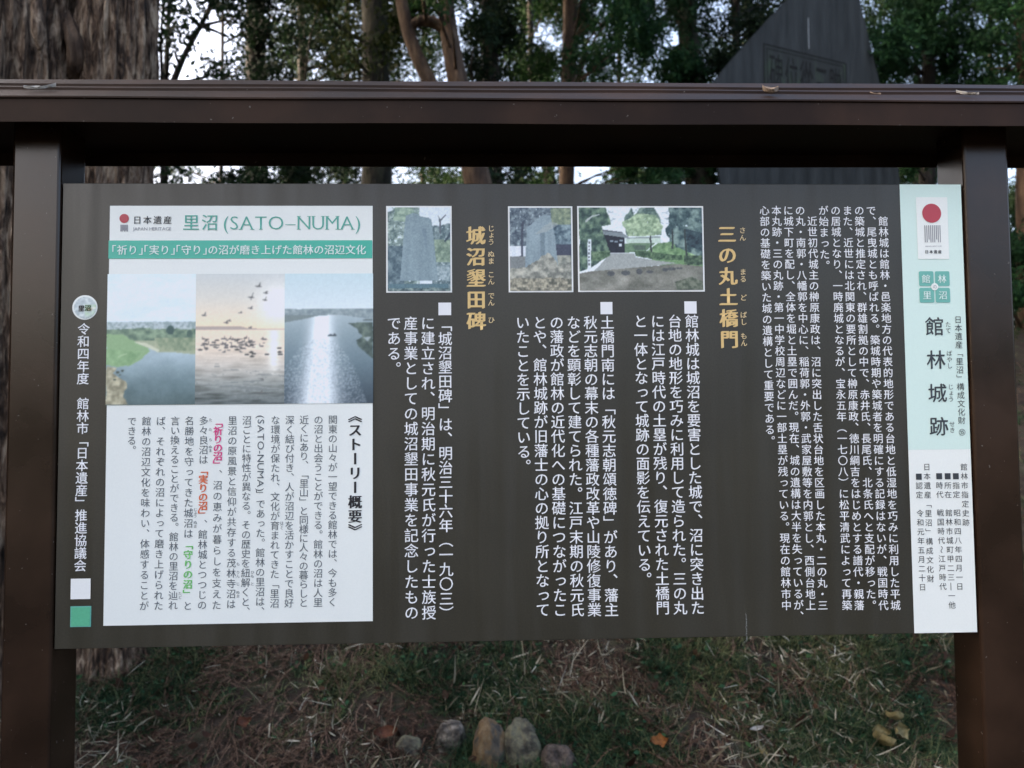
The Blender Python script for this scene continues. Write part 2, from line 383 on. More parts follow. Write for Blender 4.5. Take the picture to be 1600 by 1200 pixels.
# ------------------------------------------------------------------ cobbles at the toe of the mound
def cobble(px, py, sx, sy, sz, tilt, seed, mat, lab, lift=0.0):
    p = on_ground(px, py)
    bm = bmesh.new(); bmesh.ops.create_icosphere(bm, subdivisions=5, radius=1.0)
    P = np.array([v.co[:] for v in bm.verts])
    n1 = fbm(P * 1.3 + seed * 3.1, 3) - 0.5; n2 = fbm(P * 5 + seed, 4) - 0.5; n3 = fbm(P * 16 + seed, 3) - 0.5
    P2 = np.sign(P) * np.abs(P) ** 0.88
    P2 = P2 * (1 + 0.42 * n1 + 0.12 * n2 + 0.035 * n3)[:, None] * np.array([sx, sy, sz])
    P2 = P2 @ np.array(Matrix.Rotation(R(tilt), 3, 'X') @ Matrix.Rotation(R(seed * 7 % 14 - 7), 3, 'Y')).T + p + np.array([0, 0, lift])
    for v, q in zip(bm.verts, P2): v.co = q
    o = link('cobble', mesh_bm('cobble', bm), mat, smooth=True)
    return tag(o, lab, 'stone', 'cobbles edging the bank')
st1 = noisy('grey_cobble', [(0.38, (0.0138, 0.0123, 0.0105)), (0.5, (0.0633, 0.0560, 0.0475)), (0.58, (0.1265, 0.1120, 0.0913)), (0.66, (0.2300, 0.2016, 0.1663))], scale=22, detail=14, bump=1.0, bscale=60, dist=0.02)
st2 = noisy('ochre_cobble', [(0.40, (0.0253, 0.0246, 0.0218)), (0.48, (0.0633, 0.0538, 0.0400)), (0.54, (0.0978, 0.0616, 0.0285)), (0.64, (0.1495, 0.1120, 0.0646))], scale=13, detail=12, bump=0.8, bscale=50, stretch=(1, 1, .6), dist=0.012)
st3 = noisy('mossy_cobble', [(0.38, (0.0207, 0.0202, 0.0152)), (0.48, (0.0598, 0.0560, 0.0400)), (0.56, (0.1150, 0.1098, 0.0665)), (0.64, (0.0713, 0.0672, 0.0523))], scale=15, detail=12, bump=0.8, bscale=55, dist=0.012)
st4 = noisy('pink_cobble', [(0.38, (0.0172, 0.0134, 0.0114)), (0.5, (0.0552, 0.0426, 0.0352)), (0.62, (0.1150, 0.0918, 0.0741))], scale=18, detail=12, bump=0.9, bscale=70, dist=0.012)
cobble(704, 1160, .066, .07, .080, -12, 3, st1, 'squat grey speckled cobble left of the tall ochre one', .005)
cobble(766, 1190, .074, .07, .150, -16, 5, st2, 'tall ochre-streaked cobble standing in the middle of the row', .01)
cobble(817, 1190, .080, .07, .148, -16, 8, st3, 'tall mossy rounded cobble right of the ochre-streaked one', .01)
cobble(874, 1204, .078, .07, .105, -12, 11, st4, 'pinkish-grey cobble at the right end of the row', .0)
cobble(640, 1172, .060, .06, .060, -10, 14, st3, 'pale cobble half hidden by grass at the left end of the row', -.005)

# ------------------------------------------------------------------ trees
def resample(P, r, step):
    P = np.asarray(P, float); r = np.asarray(r, float)
    s = np.concatenate([[0], np.cumsum(np.linalg.norm(np.diff(P, axis=0), axis=1))])
    n = max(3, int(s[-1] / step)); t = np.linspace(0, s[-1], n)
    # smooth: Catmull-like via repeated averaging of the dense polyline
    Q = np.stack([np.interp(t, s, P[:, k]) for k in range(3)], 1); q = np.interp(t, s, r)
    for _ in range(max(2, n // 8)):
        Q[1:-1] = (Q[:-2] + 2 * Q[1:-1] + Q[2:]) / 4
    return Q, q

def tube(P, r, seg=10, step=0.15, rough=0.0, freq=5, vert=1.2, seed=0.0, flare=0.0):
    Q, q = resample(P, r, step); n = len(Q)
    T = np.gradient(Q, axis=0); T /= np.linalg.norm(T, axis=1, keepdims=True)
    A = np.cross(T, np.array([0.13, 1, 0.07])); A /= np.linalg.norm(A, axis=1, keepdims=True); B = np.cross(T, A)
    a = np.linspace(0, 2 * math.pi, seg, endpoint=False)
    ca, sa = np.cos(a), np.sin(a)
    rad = np.repeat(q[:, None], seg, 1)
    if rough:
        AA, ZZ = np.meshgrid(a, Q[:, 2])
        p = np.stack([(np.cos(AA) * freq).ravel() + 0.35 * ZZ.ravel(), (np.sin(AA) * freq).ravel(), (ZZ * vert).ravel() + seed * 5], 1)
        ridges = np.abs(fbm(p, 4).reshape(AA.shape) - 0.5) * 2
        lob = fbm(np.stack([(np.cos(AA) * 1.2).ravel() + seed, (np.sin(AA) * 1.2).ravel(), (ZZ * 0.5).ravel()], 1), 2).reshape(AA.shape) - 0.5
        rad = rad * (1 + rough * (ridges - 0.3) + rough * 1.1 * lob)
        if flare:
            h = np.clip(1 - (Q[:, 2] - Q[0, 2]) / 0.7, 0, 1)[:, None] ** 2
            rad = rad * (1 + flare * h * (0.6 + 0.8 * (0.5 + 0.5 * np.sin(AA * 5 + seed))))
    V = Q[:, None] + rad[..., None] * (ca[None, :, None] * A[:, None] + sa[None, :, None] * B[:, None])
    i = np.arange(n - 1)[:, None] * seg; j = np.arange(seg)[None]; k = (j + 1) % seg
    F = np.stack([i + j, i + k, i + seg + k, i + seg + j], -1).reshape(-1, 4)
    return V.reshape(-1, 3), F

def leaf_kites(P, L, W, droop=0.0):
    n = len(P); D = rng.standard_normal((n, 3)); D[:, 2] -= droop; D /= np.linalg.norm(D, axis=1, keepdims=True)
    S = np.cross(D, rng.standard_normal((n, 3))); S /= np.linalg.norm(S, axis=1, keepdims=True) + 1e-9
    U = np.cross(D, S)
    L = L * rng.uniform(0.65, 1.25, n); W = W * rng.uniform(0.7, 1.2, n)
    V = np.stack([P, P + D * (L * .45)[:, None] + S * (W * .5)[:, None] + U * (W * .12)[:, None], P + D * L[:, None], P + D * (L * .45)[:, None] - S * (W * .5)[:, None] + U * (W * .12)[:, None]], 1)
    return V.reshape(-1, 3), np.arange(4 * n).reshape(-1, 4)

def clump(c, r, n, kind, L, W):
    """leaves of one spray: broad leaves crowd round short twigs, conifer sprays hang as feathery fingers"""
    c = np.asarray(c)
    if kind == 'broad':
        nt_ = max(3, n // 9)
        tips = c + rng.normal(0, 1, (nt_, 3)) * np.array([r, r, r * 0.75]) * 0.62
        P = np.repeat(tips, 9, 0) + rng.normal(0, 0.05 + 0.10 * r, (nt_ * 9, 3))
        return leaf_kites(P, L, W, 0.3)
    nf = max(3, n // 14)
    st = c + rng.normal(0, 1, (nf, 3)) * r * 0.55
    dr = np.stack([rng.normal(0, .8, nf), rng.normal(0, .8, nf), rng.uniform(-1.0, -0.1, nf)], 1); dr /= np.linalg.norm(dr, axis=1, keepdims=True)
    t = rng.random((nf, 14)) * r * 0.9
    P = (st[:, None] + dr[:, None] * t[..., None] + np.array([0, 0, -1.0]) * (t ** 2)[..., None] * 0.6).reshape(-1, 3) + rng.normal(0, 0.012, (nf * 14, 3))
    return leaf_kites(P, L, W, 0.5)

bark_cedar = noisy('cedar_bark', [(0.36, (0.010, 0.006, 0.003)), (0.45, (0.062, 0.036, 0.021)), (0.54, (0.18, 0.122, 0.080)), (0.66, (0.38, 0.29, 0.20))], scale=9, detail=14, bump=1.0, bscale=22, stretch=(2.4, 2.4, 0.62), dist=0.06, warp=0.9)
bark_dark = noisy('dark_bark', [(0.38, (0.005, 0.004, 0.003)), (0.5, (0.016, 0.012, 0.009)), (0.64, (0.036, 0.028, 0.022))], scale=8, detail=8, bump=0.8, stretch=(2, 2, .4), dist=0.03)
bark_brown = noisy('brown_bark', [(0.36, (0.022, 0.012, 0.007)), (0.52, (0.062, 0.037, 0.022)), (0.66, (0.115, 0.076, 0.048))], scale=7, detail=8, bump=0.7, stretch=(2, 2, .5), dist=0.03)
bark_green = noisy('mossy_bark', [(0.38, (0.007, 0.006, 0.004)), (0.48, (0.019, 0.018, 0.011)), (0.56, (0.026, 0.027, 0.014)), (0.66, (0.045, 0.036, 0.025))], scale=7, detail=8, bump=0.8, stretch=(2, 2, .5), dist=0.03)
lv_dark = leaf_mat('dark_broad_leaves', (0.004, 0.010, 0.006), (0.009, 0.021, 0.011), (0.022, 0.044, 0.018), 0.3)
lv_green = leaf_mat('green_broad_leaves', (0.006, 0.020, 0.006), (0.014, 0.042, 0.011), (0.036, 0.078, 0.020), 0.35)
lv_con = leaf_mat('conifer_sprays', (0.005, 0.018, 0.008), (0.012, 0.040, 0.016), (0.030, 0.085, 0.026), 0.3, 0.6)
lv_olive = leaf_mat('olive_leaves', (0.008, 0.015, 0.005), (0.020, 0.034, 0.009), (0.060, 0.066, 0.018), 0.35)
lv_far = leaf_mat('far_leaves', (0.006, 0.016, 0.007), (0.014, 0.032, 0.013), (0.034, 0.062, 0.020), 0.35)

def tree(name, label, cat, Y, stems, barkm, leafm_, kind, clumps=(), regions=(), L=0.07, W=0.034, seed=1, rough=0.22, seg=14, ivy=0, group=None):
    """stems: lists of (px, py, width_px) up the trunk as seen in the photo; regions: (x0, x1, y0, y1, leaves cover, spray radius px)"""
    rng_local = np.random.default_rng(seed)
    D = Y - CAM[1]; mpp = D / 1200.0
    parts = []; axis = []
    for s in stems:
        pts = [at(px, py, Y) for px, py, w in s]; rr = [w * mpp / 2 for px, py, w in s]
        if s[0][1] > 250:                                  # root the stem in the ground
            b = np.array(pts[0]); b[2] = float(gz(b[:1], b[1:2])[0]) - 0.15; rr.insert(0, rr[0] * 1.15); pts.insert(0, b)
        parts.append(tube(pts, rr, seg, 0.10, rough, 4, 1.1, seed, 0.25 if s[0][1] > 250 else 0)); axis.append(np.array(pts))
    A = np.concatenate([resample(a, np.ones(len(a)), 0.2)[0] for a in axis])
    cl = []
    for px, py, r, n in clumps: cl.append((at(px, py, Y + rng_local.normal(0, 0.35)), r * mpp, n))
    for x0, x1, y0, y1, cov, r in regions:
        area = (x1 - x0) * (y1 - y0); la = L / mpp * W / mpp * 0.28; n_tot = (2.3 if group else 2.6) * cov * (1.35 if y0 > 200 else 1) * area / la
        nc = max(1, int(area / (math.pi * r * r) * 1.3)); n = int(n_tot / nc)
        for _ in range(nc):
            cl.append((at(rng_local.uniform(x0, x1), rng_local.uniform(y0, y1), Y + rng_local.normal(0, 0.09 * D)), r * mpp * rng_local.uniform(.7, 1.3), max(6, int(n * rng_local.uniform(.5, 1.5)))))
    lv = []
    for c, r, n in cl:
        lv.append(clump(c, r, n, kind, L, W))
        low = A[A[:, 2] < c[2] + 0.2]
        if len(low):
            d = np.linalg.norm(low - c, axis=1) + 0.6 * np.abs(c[2] - 0.4 * np.linalg.norm(low - c, axis=1) - low[:, 2]); a = low[np.argmin(d)]
            if np.linalg.norm(a - c) < 3.5:
                mid = (a + c) / 2 + np.array([rng_local.normal(0, .12), rng_local.normal(0, .12), (0.12 if kind == 'broad' else 0.25) * np.linalg.norm(c - a) * rng_local.uniform(0.3, 1)])
                parts.append(tube([a, mid, c], [0.022 + 0.006 * r, 0.013, 0.004], 5, 0.25))
    if ivy:
        for a_ in axis:
            Q, _ = resample(a_, np.ones(len(a_)), 0.05); P = Q[rng.integers(0, len(Q), ivy)]
            P = P + rng.normal(0, 1, P.shape) * np.array([1, 1, .3]) * stems[0][0][2] * mpp * 0.42
            lv.append(leaf_kites(P, L, W, 0.8))
    b = axis[0][0]
    o = empty(name, tuple(b), label, cat, group)
    V, F = merge(parts); link('trunk', mesh_np('trunk', V, F), barkm, o, smooth=True)
    if lv:
        V, F = merge(lv); link('crown', mesh_np('crown', V, F), leafm_, o)
    return o

# the great twin-stemmed cedar behind the left post
def old_cedar():
    o = empty('cedar_tree', tuple(at(130, 1060, 2.45)), 'huge old twin-stemmed cedar with shaggy bark behind the left post', 'tree')
    def stem(Y, s, seed, fl):
        mpp = (Y - CAM[1]) / 1200
        pts = [at(px, py, Y) for px, py, w in s]; rr = [w * mpp / 2 for px, py, w in s]
        b = np.array(pts[0]); b[2] = float(gz(b[:1], b[1:2])[0]) - 0.2
        return tube([b] + pts, [rr[0] * 1.1] + rr, 300, 0.018, 0.30, 8.0, 1.9, seed, fl)
    s1 = stem(2.42, [(-12, 1000, 215), (0, 600, 205), (8, 270, 195), (14, 50, 185), (22, -500, 150), (30, -1500, 60)], 1.0, 0.2)
    s2 = stem(2.50, [(172, 1062, 132), (174, 1000, 116), (176, 600, 106), (178, 270, 104), (184, 50, 114), (200, -500, 92), (215, -1500, 40)], 2.7, 0.25)
    for V, F in (s1, s2): link('trunk', mesh_np('trunk', V, F), bark_cedar, o, smooth=True)
    # peeling slab of bark and the knot of old wood between the stems
    V, F = tube([at(57, -30, 2.115), at(60, 50, 2.10), at(64, 95, 2.13)], [.018, .030, .004], 12, .02, .5, 5, 3, 4.0)
    link('bark_strip', mesh_np('bark_strip', V, F), bark_cedar, o, smooth=True)
    V, F = tube([at(104, 20, 2.40), at(116, 65, 2.34), at(122, 100, 2.36), at(112, 140, 2.42)], [.02, .045, .045, .02], 60, .010, .7, 4, 4, 9.0)
    link('knot', mesh_np('knot', V, F), bark_brown, o, smooth=True)
    # crown high above the picture
    lv = []
    for _ in range(80):
        c = np.array([-2.3 + rng.normal(0, 1.3), 2.9 + rng.normal(0, 1.3), rng.uniform(6.0, 10.5)])
        lv.append(clump(c, 0.55, 220, 'conifer', 0.12, 0.03))
    V, F = merge(lv); link('crown', mesh_np('crown', V, F), lv_con, o)
old_cedar()

UP = -420
tree('camellia_tree', 'dark slender broadleaf tree with forked stems right of the old cedar', 'tree', 6.6,
     [[(256, 300, 12), (258, 130, 9), (262, 60, 7), (280, UP, 4)], [(268, 135, 11), (285, 90, 9), (305, 55, 8), (335, 0, 8), (370, -120, 6)]], bark_dark, lv_dark, 'broad',
     clumps=[(248, 15, 24, 150), (265, 40, 26, 170), (255, 75, 22, 130), (285, 20, 22, 110), (275, 75, 16, 70), (300, 50, 14, 40), (335, 118, 16, 70), (352, 112, 14, 50), (318, 122, 12, 40), (372, 70, 12, 40), (330, -10, 26, 150), (360, 8, 26, 150), (380, 30, 20, 100), (250, 110, 10, 22),
             (240, 272, 16, 80), (262, 268, 16, 80), (282, 265, 10, 30)],
     regions=[(230, 420, UP, -30, 1.3, 34)], L=.075, W=.036, seed=3)
tree('oak_tree', 'straight dark trunk wrapped in leaves beside the open patch of sky', 'tree', 8.2,
     [[(402, 300, 34), (400, 130, 31), (399, 0, 28), (398, UP, 18)]], bark_dark, lv_dark, 'broad',
     regions=[(345, 470, -60, 60, .9, 26), (385, 470, 50, 130, .75, 22), (330, 470, UP, -60, 1.3, 40), (320, 480, 245, 320, .9, 20)], clumps=[(345, 112, 18, 90), (365, 118, 20, 120)], L=.07, W=.036, seed=5, ivy=900)
tree('young_oak_tree', 'thin straight stem left of the mossy trunk', 'tree', 9.6,
     [[(474, 300, 17), (472, 100, 14), (470, -60, 11), (468, UP, 7)]], bark_dark, lv_dark, 'broad',
     regions=[(420, 560, -80, 75, .75, 24), (430, 560, 60, 130, .42, 16), (400, 560, UP, -80, 1.2, 40), (430, 580, 250, 320, .7, 18)], L=.066, W=.034, seed=7)
tree('mossy_oak_tree', 'thick mossy trunk left of the curved brown stems', 'tree', 7.6,
     [[(590, 300, 50), (588, 130, 48), (586, 0, 46), (584, UP, 34)]], bark_green, lv_olive, 'broad',
     clumps=[(545, 105, 20, 100), (640, 60, 20, 90), (530, 60, 24, 120), (520, 120, 14, 60)],
     regions=[(480, 650, -70, 40, 1.15, 28), (555, 630, 30, 130, .8, 20), (470, 660, UP, -70, 1.3, 44)], L=.07, W=.036, seed=9, ivy=500)
tree('curved_tree', 'tan leaning trunk forking into two bowed stems', 'tree', 6.0,
     [[(757, 330, 46), (743, 272, 44), (727, 200, 40), (716, 128, 34), (704, 70, 30), (696, 10, 27), (694, -140, 22), (705, UP, 12)],
      [(712, 205, 30), (690, 160, 25), (668, 125, 24), (652, 90, 23), (636, 50, 21), (628, 0, 20), (600, -110, 16), (590, UP, 8)],
      [(694, 45, 18), (674, 22, 19), (656, 24, 18), (640, 40, 16)]], bark_brown, lv_green, 'broad',
     regions=[(600, 800, UP, -60, 1.1, 44), (590, 700, -60, 5, .7, 22)], clumps=[(700, 20, 12, 30)], L=.07, W=.036, seed=11, rough=.14, seg=20)
tree('ivy_clad_tree', 'dark trunk smothered in ivy right of the tan leaning trunk', 'tree', 8.0,
     [[(772, 300, 30), (768, 130, 28), (762, 0, 26), (760, UP, 18)]], bark_dark, lv_dark, 'broad',
     regions=[(725, 790, -60, 135, 1.7, 20), (720, 850, UP, -60, 1.3, 40), (770, 800, 40, 135, .6, 12), (755, 830, 250, 320, .7, 16)], L=.066, W=.036, seed=13, ivy=1600)
tree('oak_tree', 'leafy green tree filling the gap between ivy-clad and straight brown trunks', 'tree', 10.5,
     [[(863, 300, 20), (830, 130, 10), (828, 0, 9), (826, UP, 7)]], bark_dark, lv_green, 'broad',
     regions=[(785, 880, -60, 130, 1.0, 22), (770, 900, UP, -60, 1.2, 40), (800, 880, 250, 320, .6, 16)], L=.066, W=.036, seed=15)
tree('cypress_tree', 'straight reddish-brown trunk near the middle of the gap', 'tree', 8.6,
     [[(885, 300, 25), (888, 130, 24), (891, 0, 22), (893, UP, 16)]], bark_brown, lv_con, 'conifer',
     regions=[(880, 1000, -60, 95, 1.0, 26), (900, 1010, 60, 130, .75, 22), (850, 1010, UP, -60, 1.3, 44), (960, 1060, 255, 320, 1.0, 18)], L=.085, W=.022, seed=17)
tree('cypress_tree', 'thick grey conifer trunk veiled in drooping sprays left of the monument', 'tree', 8.0,
     [[(1096, 300, 50), (1082, 130, 36), (1072, 20, 30), (1068, UP, 22)]], bark_green, lv_con, 'conifer',
     regions=[(1000, 1110, 60, 140, 1.7, 24), (990, 1120, -60, 70, 1.5, 28), (960, 1150, UP, -60, 1.3, 44), (1020, 1120, 250, 320, 1.2, 18)], L=.085, W=.022, seed=19)
tree('maple_tree', 'dark reddish-leaved tree behind the sloping shoulder of the monument', 'tree', 8.8,
     [[(1150, 300, 18), (1152, 130, 14), (1150, 0, 12), (1150, UP, 8)]], bark_dark, lv_dark, 'broad',
     regions=[(1105, 1200, 20, 130, 1.3, 20), (1150, 1290, -60, 30, .9, 24), (1090, 1300, UP, -70, 1.0, 44)], L=.06, W=.034, seed=21)
tree('cypress_tree', 'bright green conifer just right of the monument', 'tree', 8.2,
     [[(1448, 300, 26), (1450, 130, 22), (1452, 0, 20), (1455, UP, 14)]], bark_dark, lv_con, 'conifer',
     regions=[(1375, 1520, -60, 140, 1.8, 30), (1340, 1530, UP, -60, 1.4, 46), (1420, 1480, 240, 320, 1.2, 20)], L=.085, W=.024, seed=23)
tree('fir_tree', 'dark green conifer at the right edge behind the right post', 'tree', 7.4,
     [[(1606, 520, 34), (1604, 130, 28), (1602, 0, 26), (1600, UP, 18)]], bark_brown, lv_con, 'conifer',
     regions=[(1545, 1690, -60, 140, 1.6, 28), (1530, 1720, UP, -60, 1.4, 46), (1560, 1720, 230, 470, 1.5, 26), (1515, 1560, 90, 140, .9, 16)], L=.085, W=.022, seed=25)

# farther trees on the mound that fill the gaps with fine dapple
far_spec = [(345, 16, 'slim far tree glimpsed through the open patch of sky', [(420, 560, -120, 130, .40, 20), (200, 330, 252, 320, .45, 14)], 12),
            (540, 15, 'far tree behind the thin straight stem and mossy trunk', [(430, 680, -120, 130, .50, 22), (430, 700, 250, 320, .5, 16)], 16),
            (660, 17, 'far tree seen between the bowed stems of the tan trunk', [(600, 760, -120, 130, .45, 18), (640, 780, 250, 320, .45, 14)], 14),
            (815, 16, 'far tree behind the leafy green tree left of centre gap', [(750, 900, -120, 135, .6, 20), (780, 880, 250, 320, .45, 14)], 14),
            (965, 15, 'far tree behind the straight reddish-brown trunk', [(890, 1060, -120, 135, .65, 20), (940, 1080, 250, 320, .8, 16)], 16),
            (1165, 17, 'far tree behind the monument and its reddish-leaved neighbour', [(1060, 1230, -120, 135, .55, 20)], 14),
            (1430, 15, 'far tree behind the bright green conifer', [(1350, 1540, -120, 140, 1.1, 22), (1400, 1480, 240, 320, 1.0, 16)], 18),
            (1545, 18, 'far tree showing sky holes between the two right-hand conifers', [(1490, 1640, -120, 140, .75, 20), (1580, 1700, 240, 480, 1.2, 20)], 14)]
for k, (px, Y, lab, regs, w) in enumerate(far_spec):
    tree('woodland_tree', lab, 'tree', Y, [[(px, 300, w * .6), (px + 2, 130, w * .5), (px + 3, 0, w * .45), (px + 4, UP, w * .3)]], bark_dark, lv_far, 'broad',
         regions=regs + [(regs[0][0], regs[0][1], UP, -120, 1.0, 40)], L=.085, W=.045, seed=40 + k, group='farther trees on the mound')

# low shrubs along the top of the mound and the wood behind the viewer with its added side screens (both read as one mass)
def mass(name, belts, L, mat):
    """leafy masses filling boxes on the ground, all in one object; belts: (count, x0, x1, y0, y1, height)"""
    P = np.concatenate([mass_points(*b) for b in belts])
    V, F = leaf_kites(P, L, L * .5, 0.2)
    tag(link(name, mesh_np(name, V, F), mat), kind='stuff')
def mass_points(n, x0, x1, y0, y1, h, base=2.2):
    x = rng.uniform(x0, x1, n); y = rng.uniform(y0, y1, n)
    top = h * (0.35 + 0.9 * fbm(np.stack([x * 0.35 / max(1, h / 3), y * 0.1, np.full(n, base)], 1), 3))
    z = gz(x, y) + rng.random(n) ** 0.8 * top
    return np.stack([x, y, z], 1)
mass('undergrowth', [(50000, -14, 14, 7.3, 13, 1.7)], 0.12, lv_far)
mass('woodland_and_sun_screen', [(60000, -90, 90, -48, -36, 7.0), (60000, -13, -8, -7, 12, 9.0), (30000, 11, 15, 0, 12, 7.0)], 0.42, lv_far)  # left belt added out of view to block low sun, right one to match

# ------------------------------------------------------------------ the stone monument on the mound
def monument():
    Yc = 6.2
    # its face is turned to the left: build in its own frame (s along the face, z up)
    origin = at(1122, 275, Yc); rot = R(22.0)
    e = np.array([math.cos(rot), math.sin(rot), 0]); nrm = np.array([math.sin(rot), -math.cos(rot), 0])   # along the face, and towards the viewer
    def face(px, py):
        d = np.array([(px - 800) / 1200, (600 - py) / 1200, 1.0]) @ AX
        t = ((origin - CAM) @ nrm) / (d @ nrm); p = CAM + d * t
        return (p - origin) @ e, p[2]
    outline = [face(*q) for q in ((1128, 420), (1122, 275), (1116, 190), (1112, 128), (1128, 108), (1172, 58), (1228, -2), (1262, -60), (1322, -82), (1334, -40), (1345, 0), (1362, 70), (1375, 130), (1392, 200), (1408, 285), (1432, 420))]
    zb = float(gz(origin[:1], origin[1:2])[0])
    o = empty('stone_monument', tuple(origin - np.array([0, 0, origin[2] - zb])), 'tall dark slate monument with a carved title panel and one sloping shoulder', 'monument')
    outline[0] = (outline[0][0] - 0.02, zb - 0.3); outline[-1] = (outline[-1][0] + 0.1, zb - 0.3)
    th = 0.34
    dense = []                                                   # rough, chipped outline
    for (a0, b0), (a1, b1) in zip(outline[:-1], outline[1:]):
        k = max(1, int(math.hypot(a1 - a0, b1 - b0) / 0.07))
        dense += [(a0 + (a1 - a0) * i / k, b0 + (b1 - b0) * i / k) for i in range(k)]
    dense.append(outline[-1]); dn = np.array(dense)
    jit = fbm(np.stack([dn[:, 0] * 5, dn[:, 1] * 5, np.zeros(len(dn))], 1), 3) - 0.5
    outline = [(a0 + 0.06 * j, b0 + 0.05 * j) for (a0, b0), j in zip(dense, jit)]
    bm = bmesh.new()
    fr = [bm.verts.new(origin * np.array([1, 1, 0]) + e * s + np.array([0, 0, z])) for s, z in outline]
    f = bm.faces.new(fr)
    ex = bmesh.ops.extrude_face_region(bm, geom=[f])
    for v in ex['geom']:
        if isinstance(v, bmesh.types.BMVert): v.co += Vector(-nrm * th + e * 0.30) 
    bmesh.ops.recalc_face_normals(bm, faces=bm.faces)
    bmesh.ops.bevel(bm, geom=[ed for ed in bm.edges], offset=0.02, segments=2, affect='EDGES')
    sm = noisy('slate_stone', [(0.34, (0.012, 0.0145, 0.0145)), (0.5, (0.022, 0.0255, 0.026)), (0.66, (0.034, 0.039, 0.040))], scale=4, detail=10, bump=0.5, bscale=16, stretch=(2.2, 2.2, .30), rough=0.8, dist=0.03)
    link('slab', mesh_bm('slab', bm), sm, o)
    dk = noisy('carving_shade', [(0.3, (0.004, 0.0045, 0.0045)), (0.7, (0.010, 0.011, 0.011))], scale=9, bump=0.2, rough=0.9)  # shade of the carved lines put into the colour of flat strips
    gr = noisy('mossy_panel', [(0.38, (0.020, 0.023, 0.023)), (0.54, (0.026, 0.031, 0.030)), (0.64, (0.032, 0.048, 0.033))], scale=3, bump=0.3, bscale=20, rough=0.9, stretch=(2, 2, .6))
    (s0, z0), (s1, z1) = face(1192, 66), face(1322, 100)
    zt = (z0 + z1) / 2; hgt = 0.62
    def P(s, z, out): return origin * np.array([1, 1, 0]) + e * s + np.array([0, 0, z]) + nrm * out
    def rect(bm, a, b, c, d, out):
        bm.faces.new([bm.verts.new(P(a, c, out)), bm.verts.new(P(b, c, out)), bm.verts.new(P(b, d, out)), bm.verts.new(P(a, d, out))])
    bm = bmesh.new(); rect(bm, s0, s1, zt - hgt, zt, 0.002)
    link('title_panel', mesh_bm('title_panel', bm), gr, o)
    bm = bmesh.new()
    for g, w in ((0, .016), (.045, .010)):
        a, b, c, d = s0 + g, s1 - g, zt - hgt + g, zt - g
        rect(bm, a, b, d - w, d, .004); rect(bm, a, b, c, c + w, .004); rect(bm, a, a + w, c + w, d - w, .004); rect(bm, b - w, b, c + w, d - w, .004)
    link('carved_border', mesh_bm('carved_border', bm), dk, o)
    # five tall seal-style characters, read right to left
    parts = []
    W5 = (s1 - s0 - .13) / 5
    for k, ch in enumerate('贈三從位碑'):
        V, F = glyph(ch)
        if V is None: continue
        x = s1 - .065 - W5 * (k + 1) + (V[:, 0] * 0.92 + .04) * W5; z = zt - .07 - (hgt - .14) * (0.88 - V[:, 1])
        parts.append((np.stack([P(a, b, .006) for a, b in zip(x, z)]), F))
    V, F = merge(parts); link('carved_lettering', mesh_np('carved_lettering', V, F), dk, o)
    bm = bmesh.new(); sA, zA = face(1262, 28); sB, zB = face(1263, 76)
    rect(bm, sA, sA + .008, zB, zA, .003); link('white_streak', mesh_bm('white_streak', bm), plain('lime_streak', (.35, .37, .38), .8), o)

# ------------------------------------------------------------------ lettering
_fc = bpy.data.curves.new('lettering_source', 'FONT'); _fc.resolution_u = 3
_fo = bpy.data.objects.new('lettering_source', _fc); COL.objects.link(_fo)
_gc = {}
def glyph(ch, off=0.0):
    """flat triangulated outline of one character in a unit em (built-in font)"""
    key = (ch, off)
    if key not in _gc:
        _fc.body = ch; _fc.offset = off; m = _fo.to_mesh()
        V = np.array([v.co[:2] for v in m.vertices]); m.calc_loop_triangles()
        F = np.array([t.vertices[:] for t in m.loop_triangles])
        _gc[key] = (V, F) if len(V) else (None, None); _fo.to_mesh_clear()
    return _gc[key]
monument()

VERT = {'「': '﹁', '」': '﹂', '（': '︵', '）': '︶', '《': '︽', '》': '︾', '、': '︑', '。': '︒'}
L1, L2, L3, L4 = -0.0008, -0.0016, -0.0024, -0.0032
BOARD_Z = 1.47
def bd(px, py):
    p = at(px, py, 0.0); return p[0], p[2]

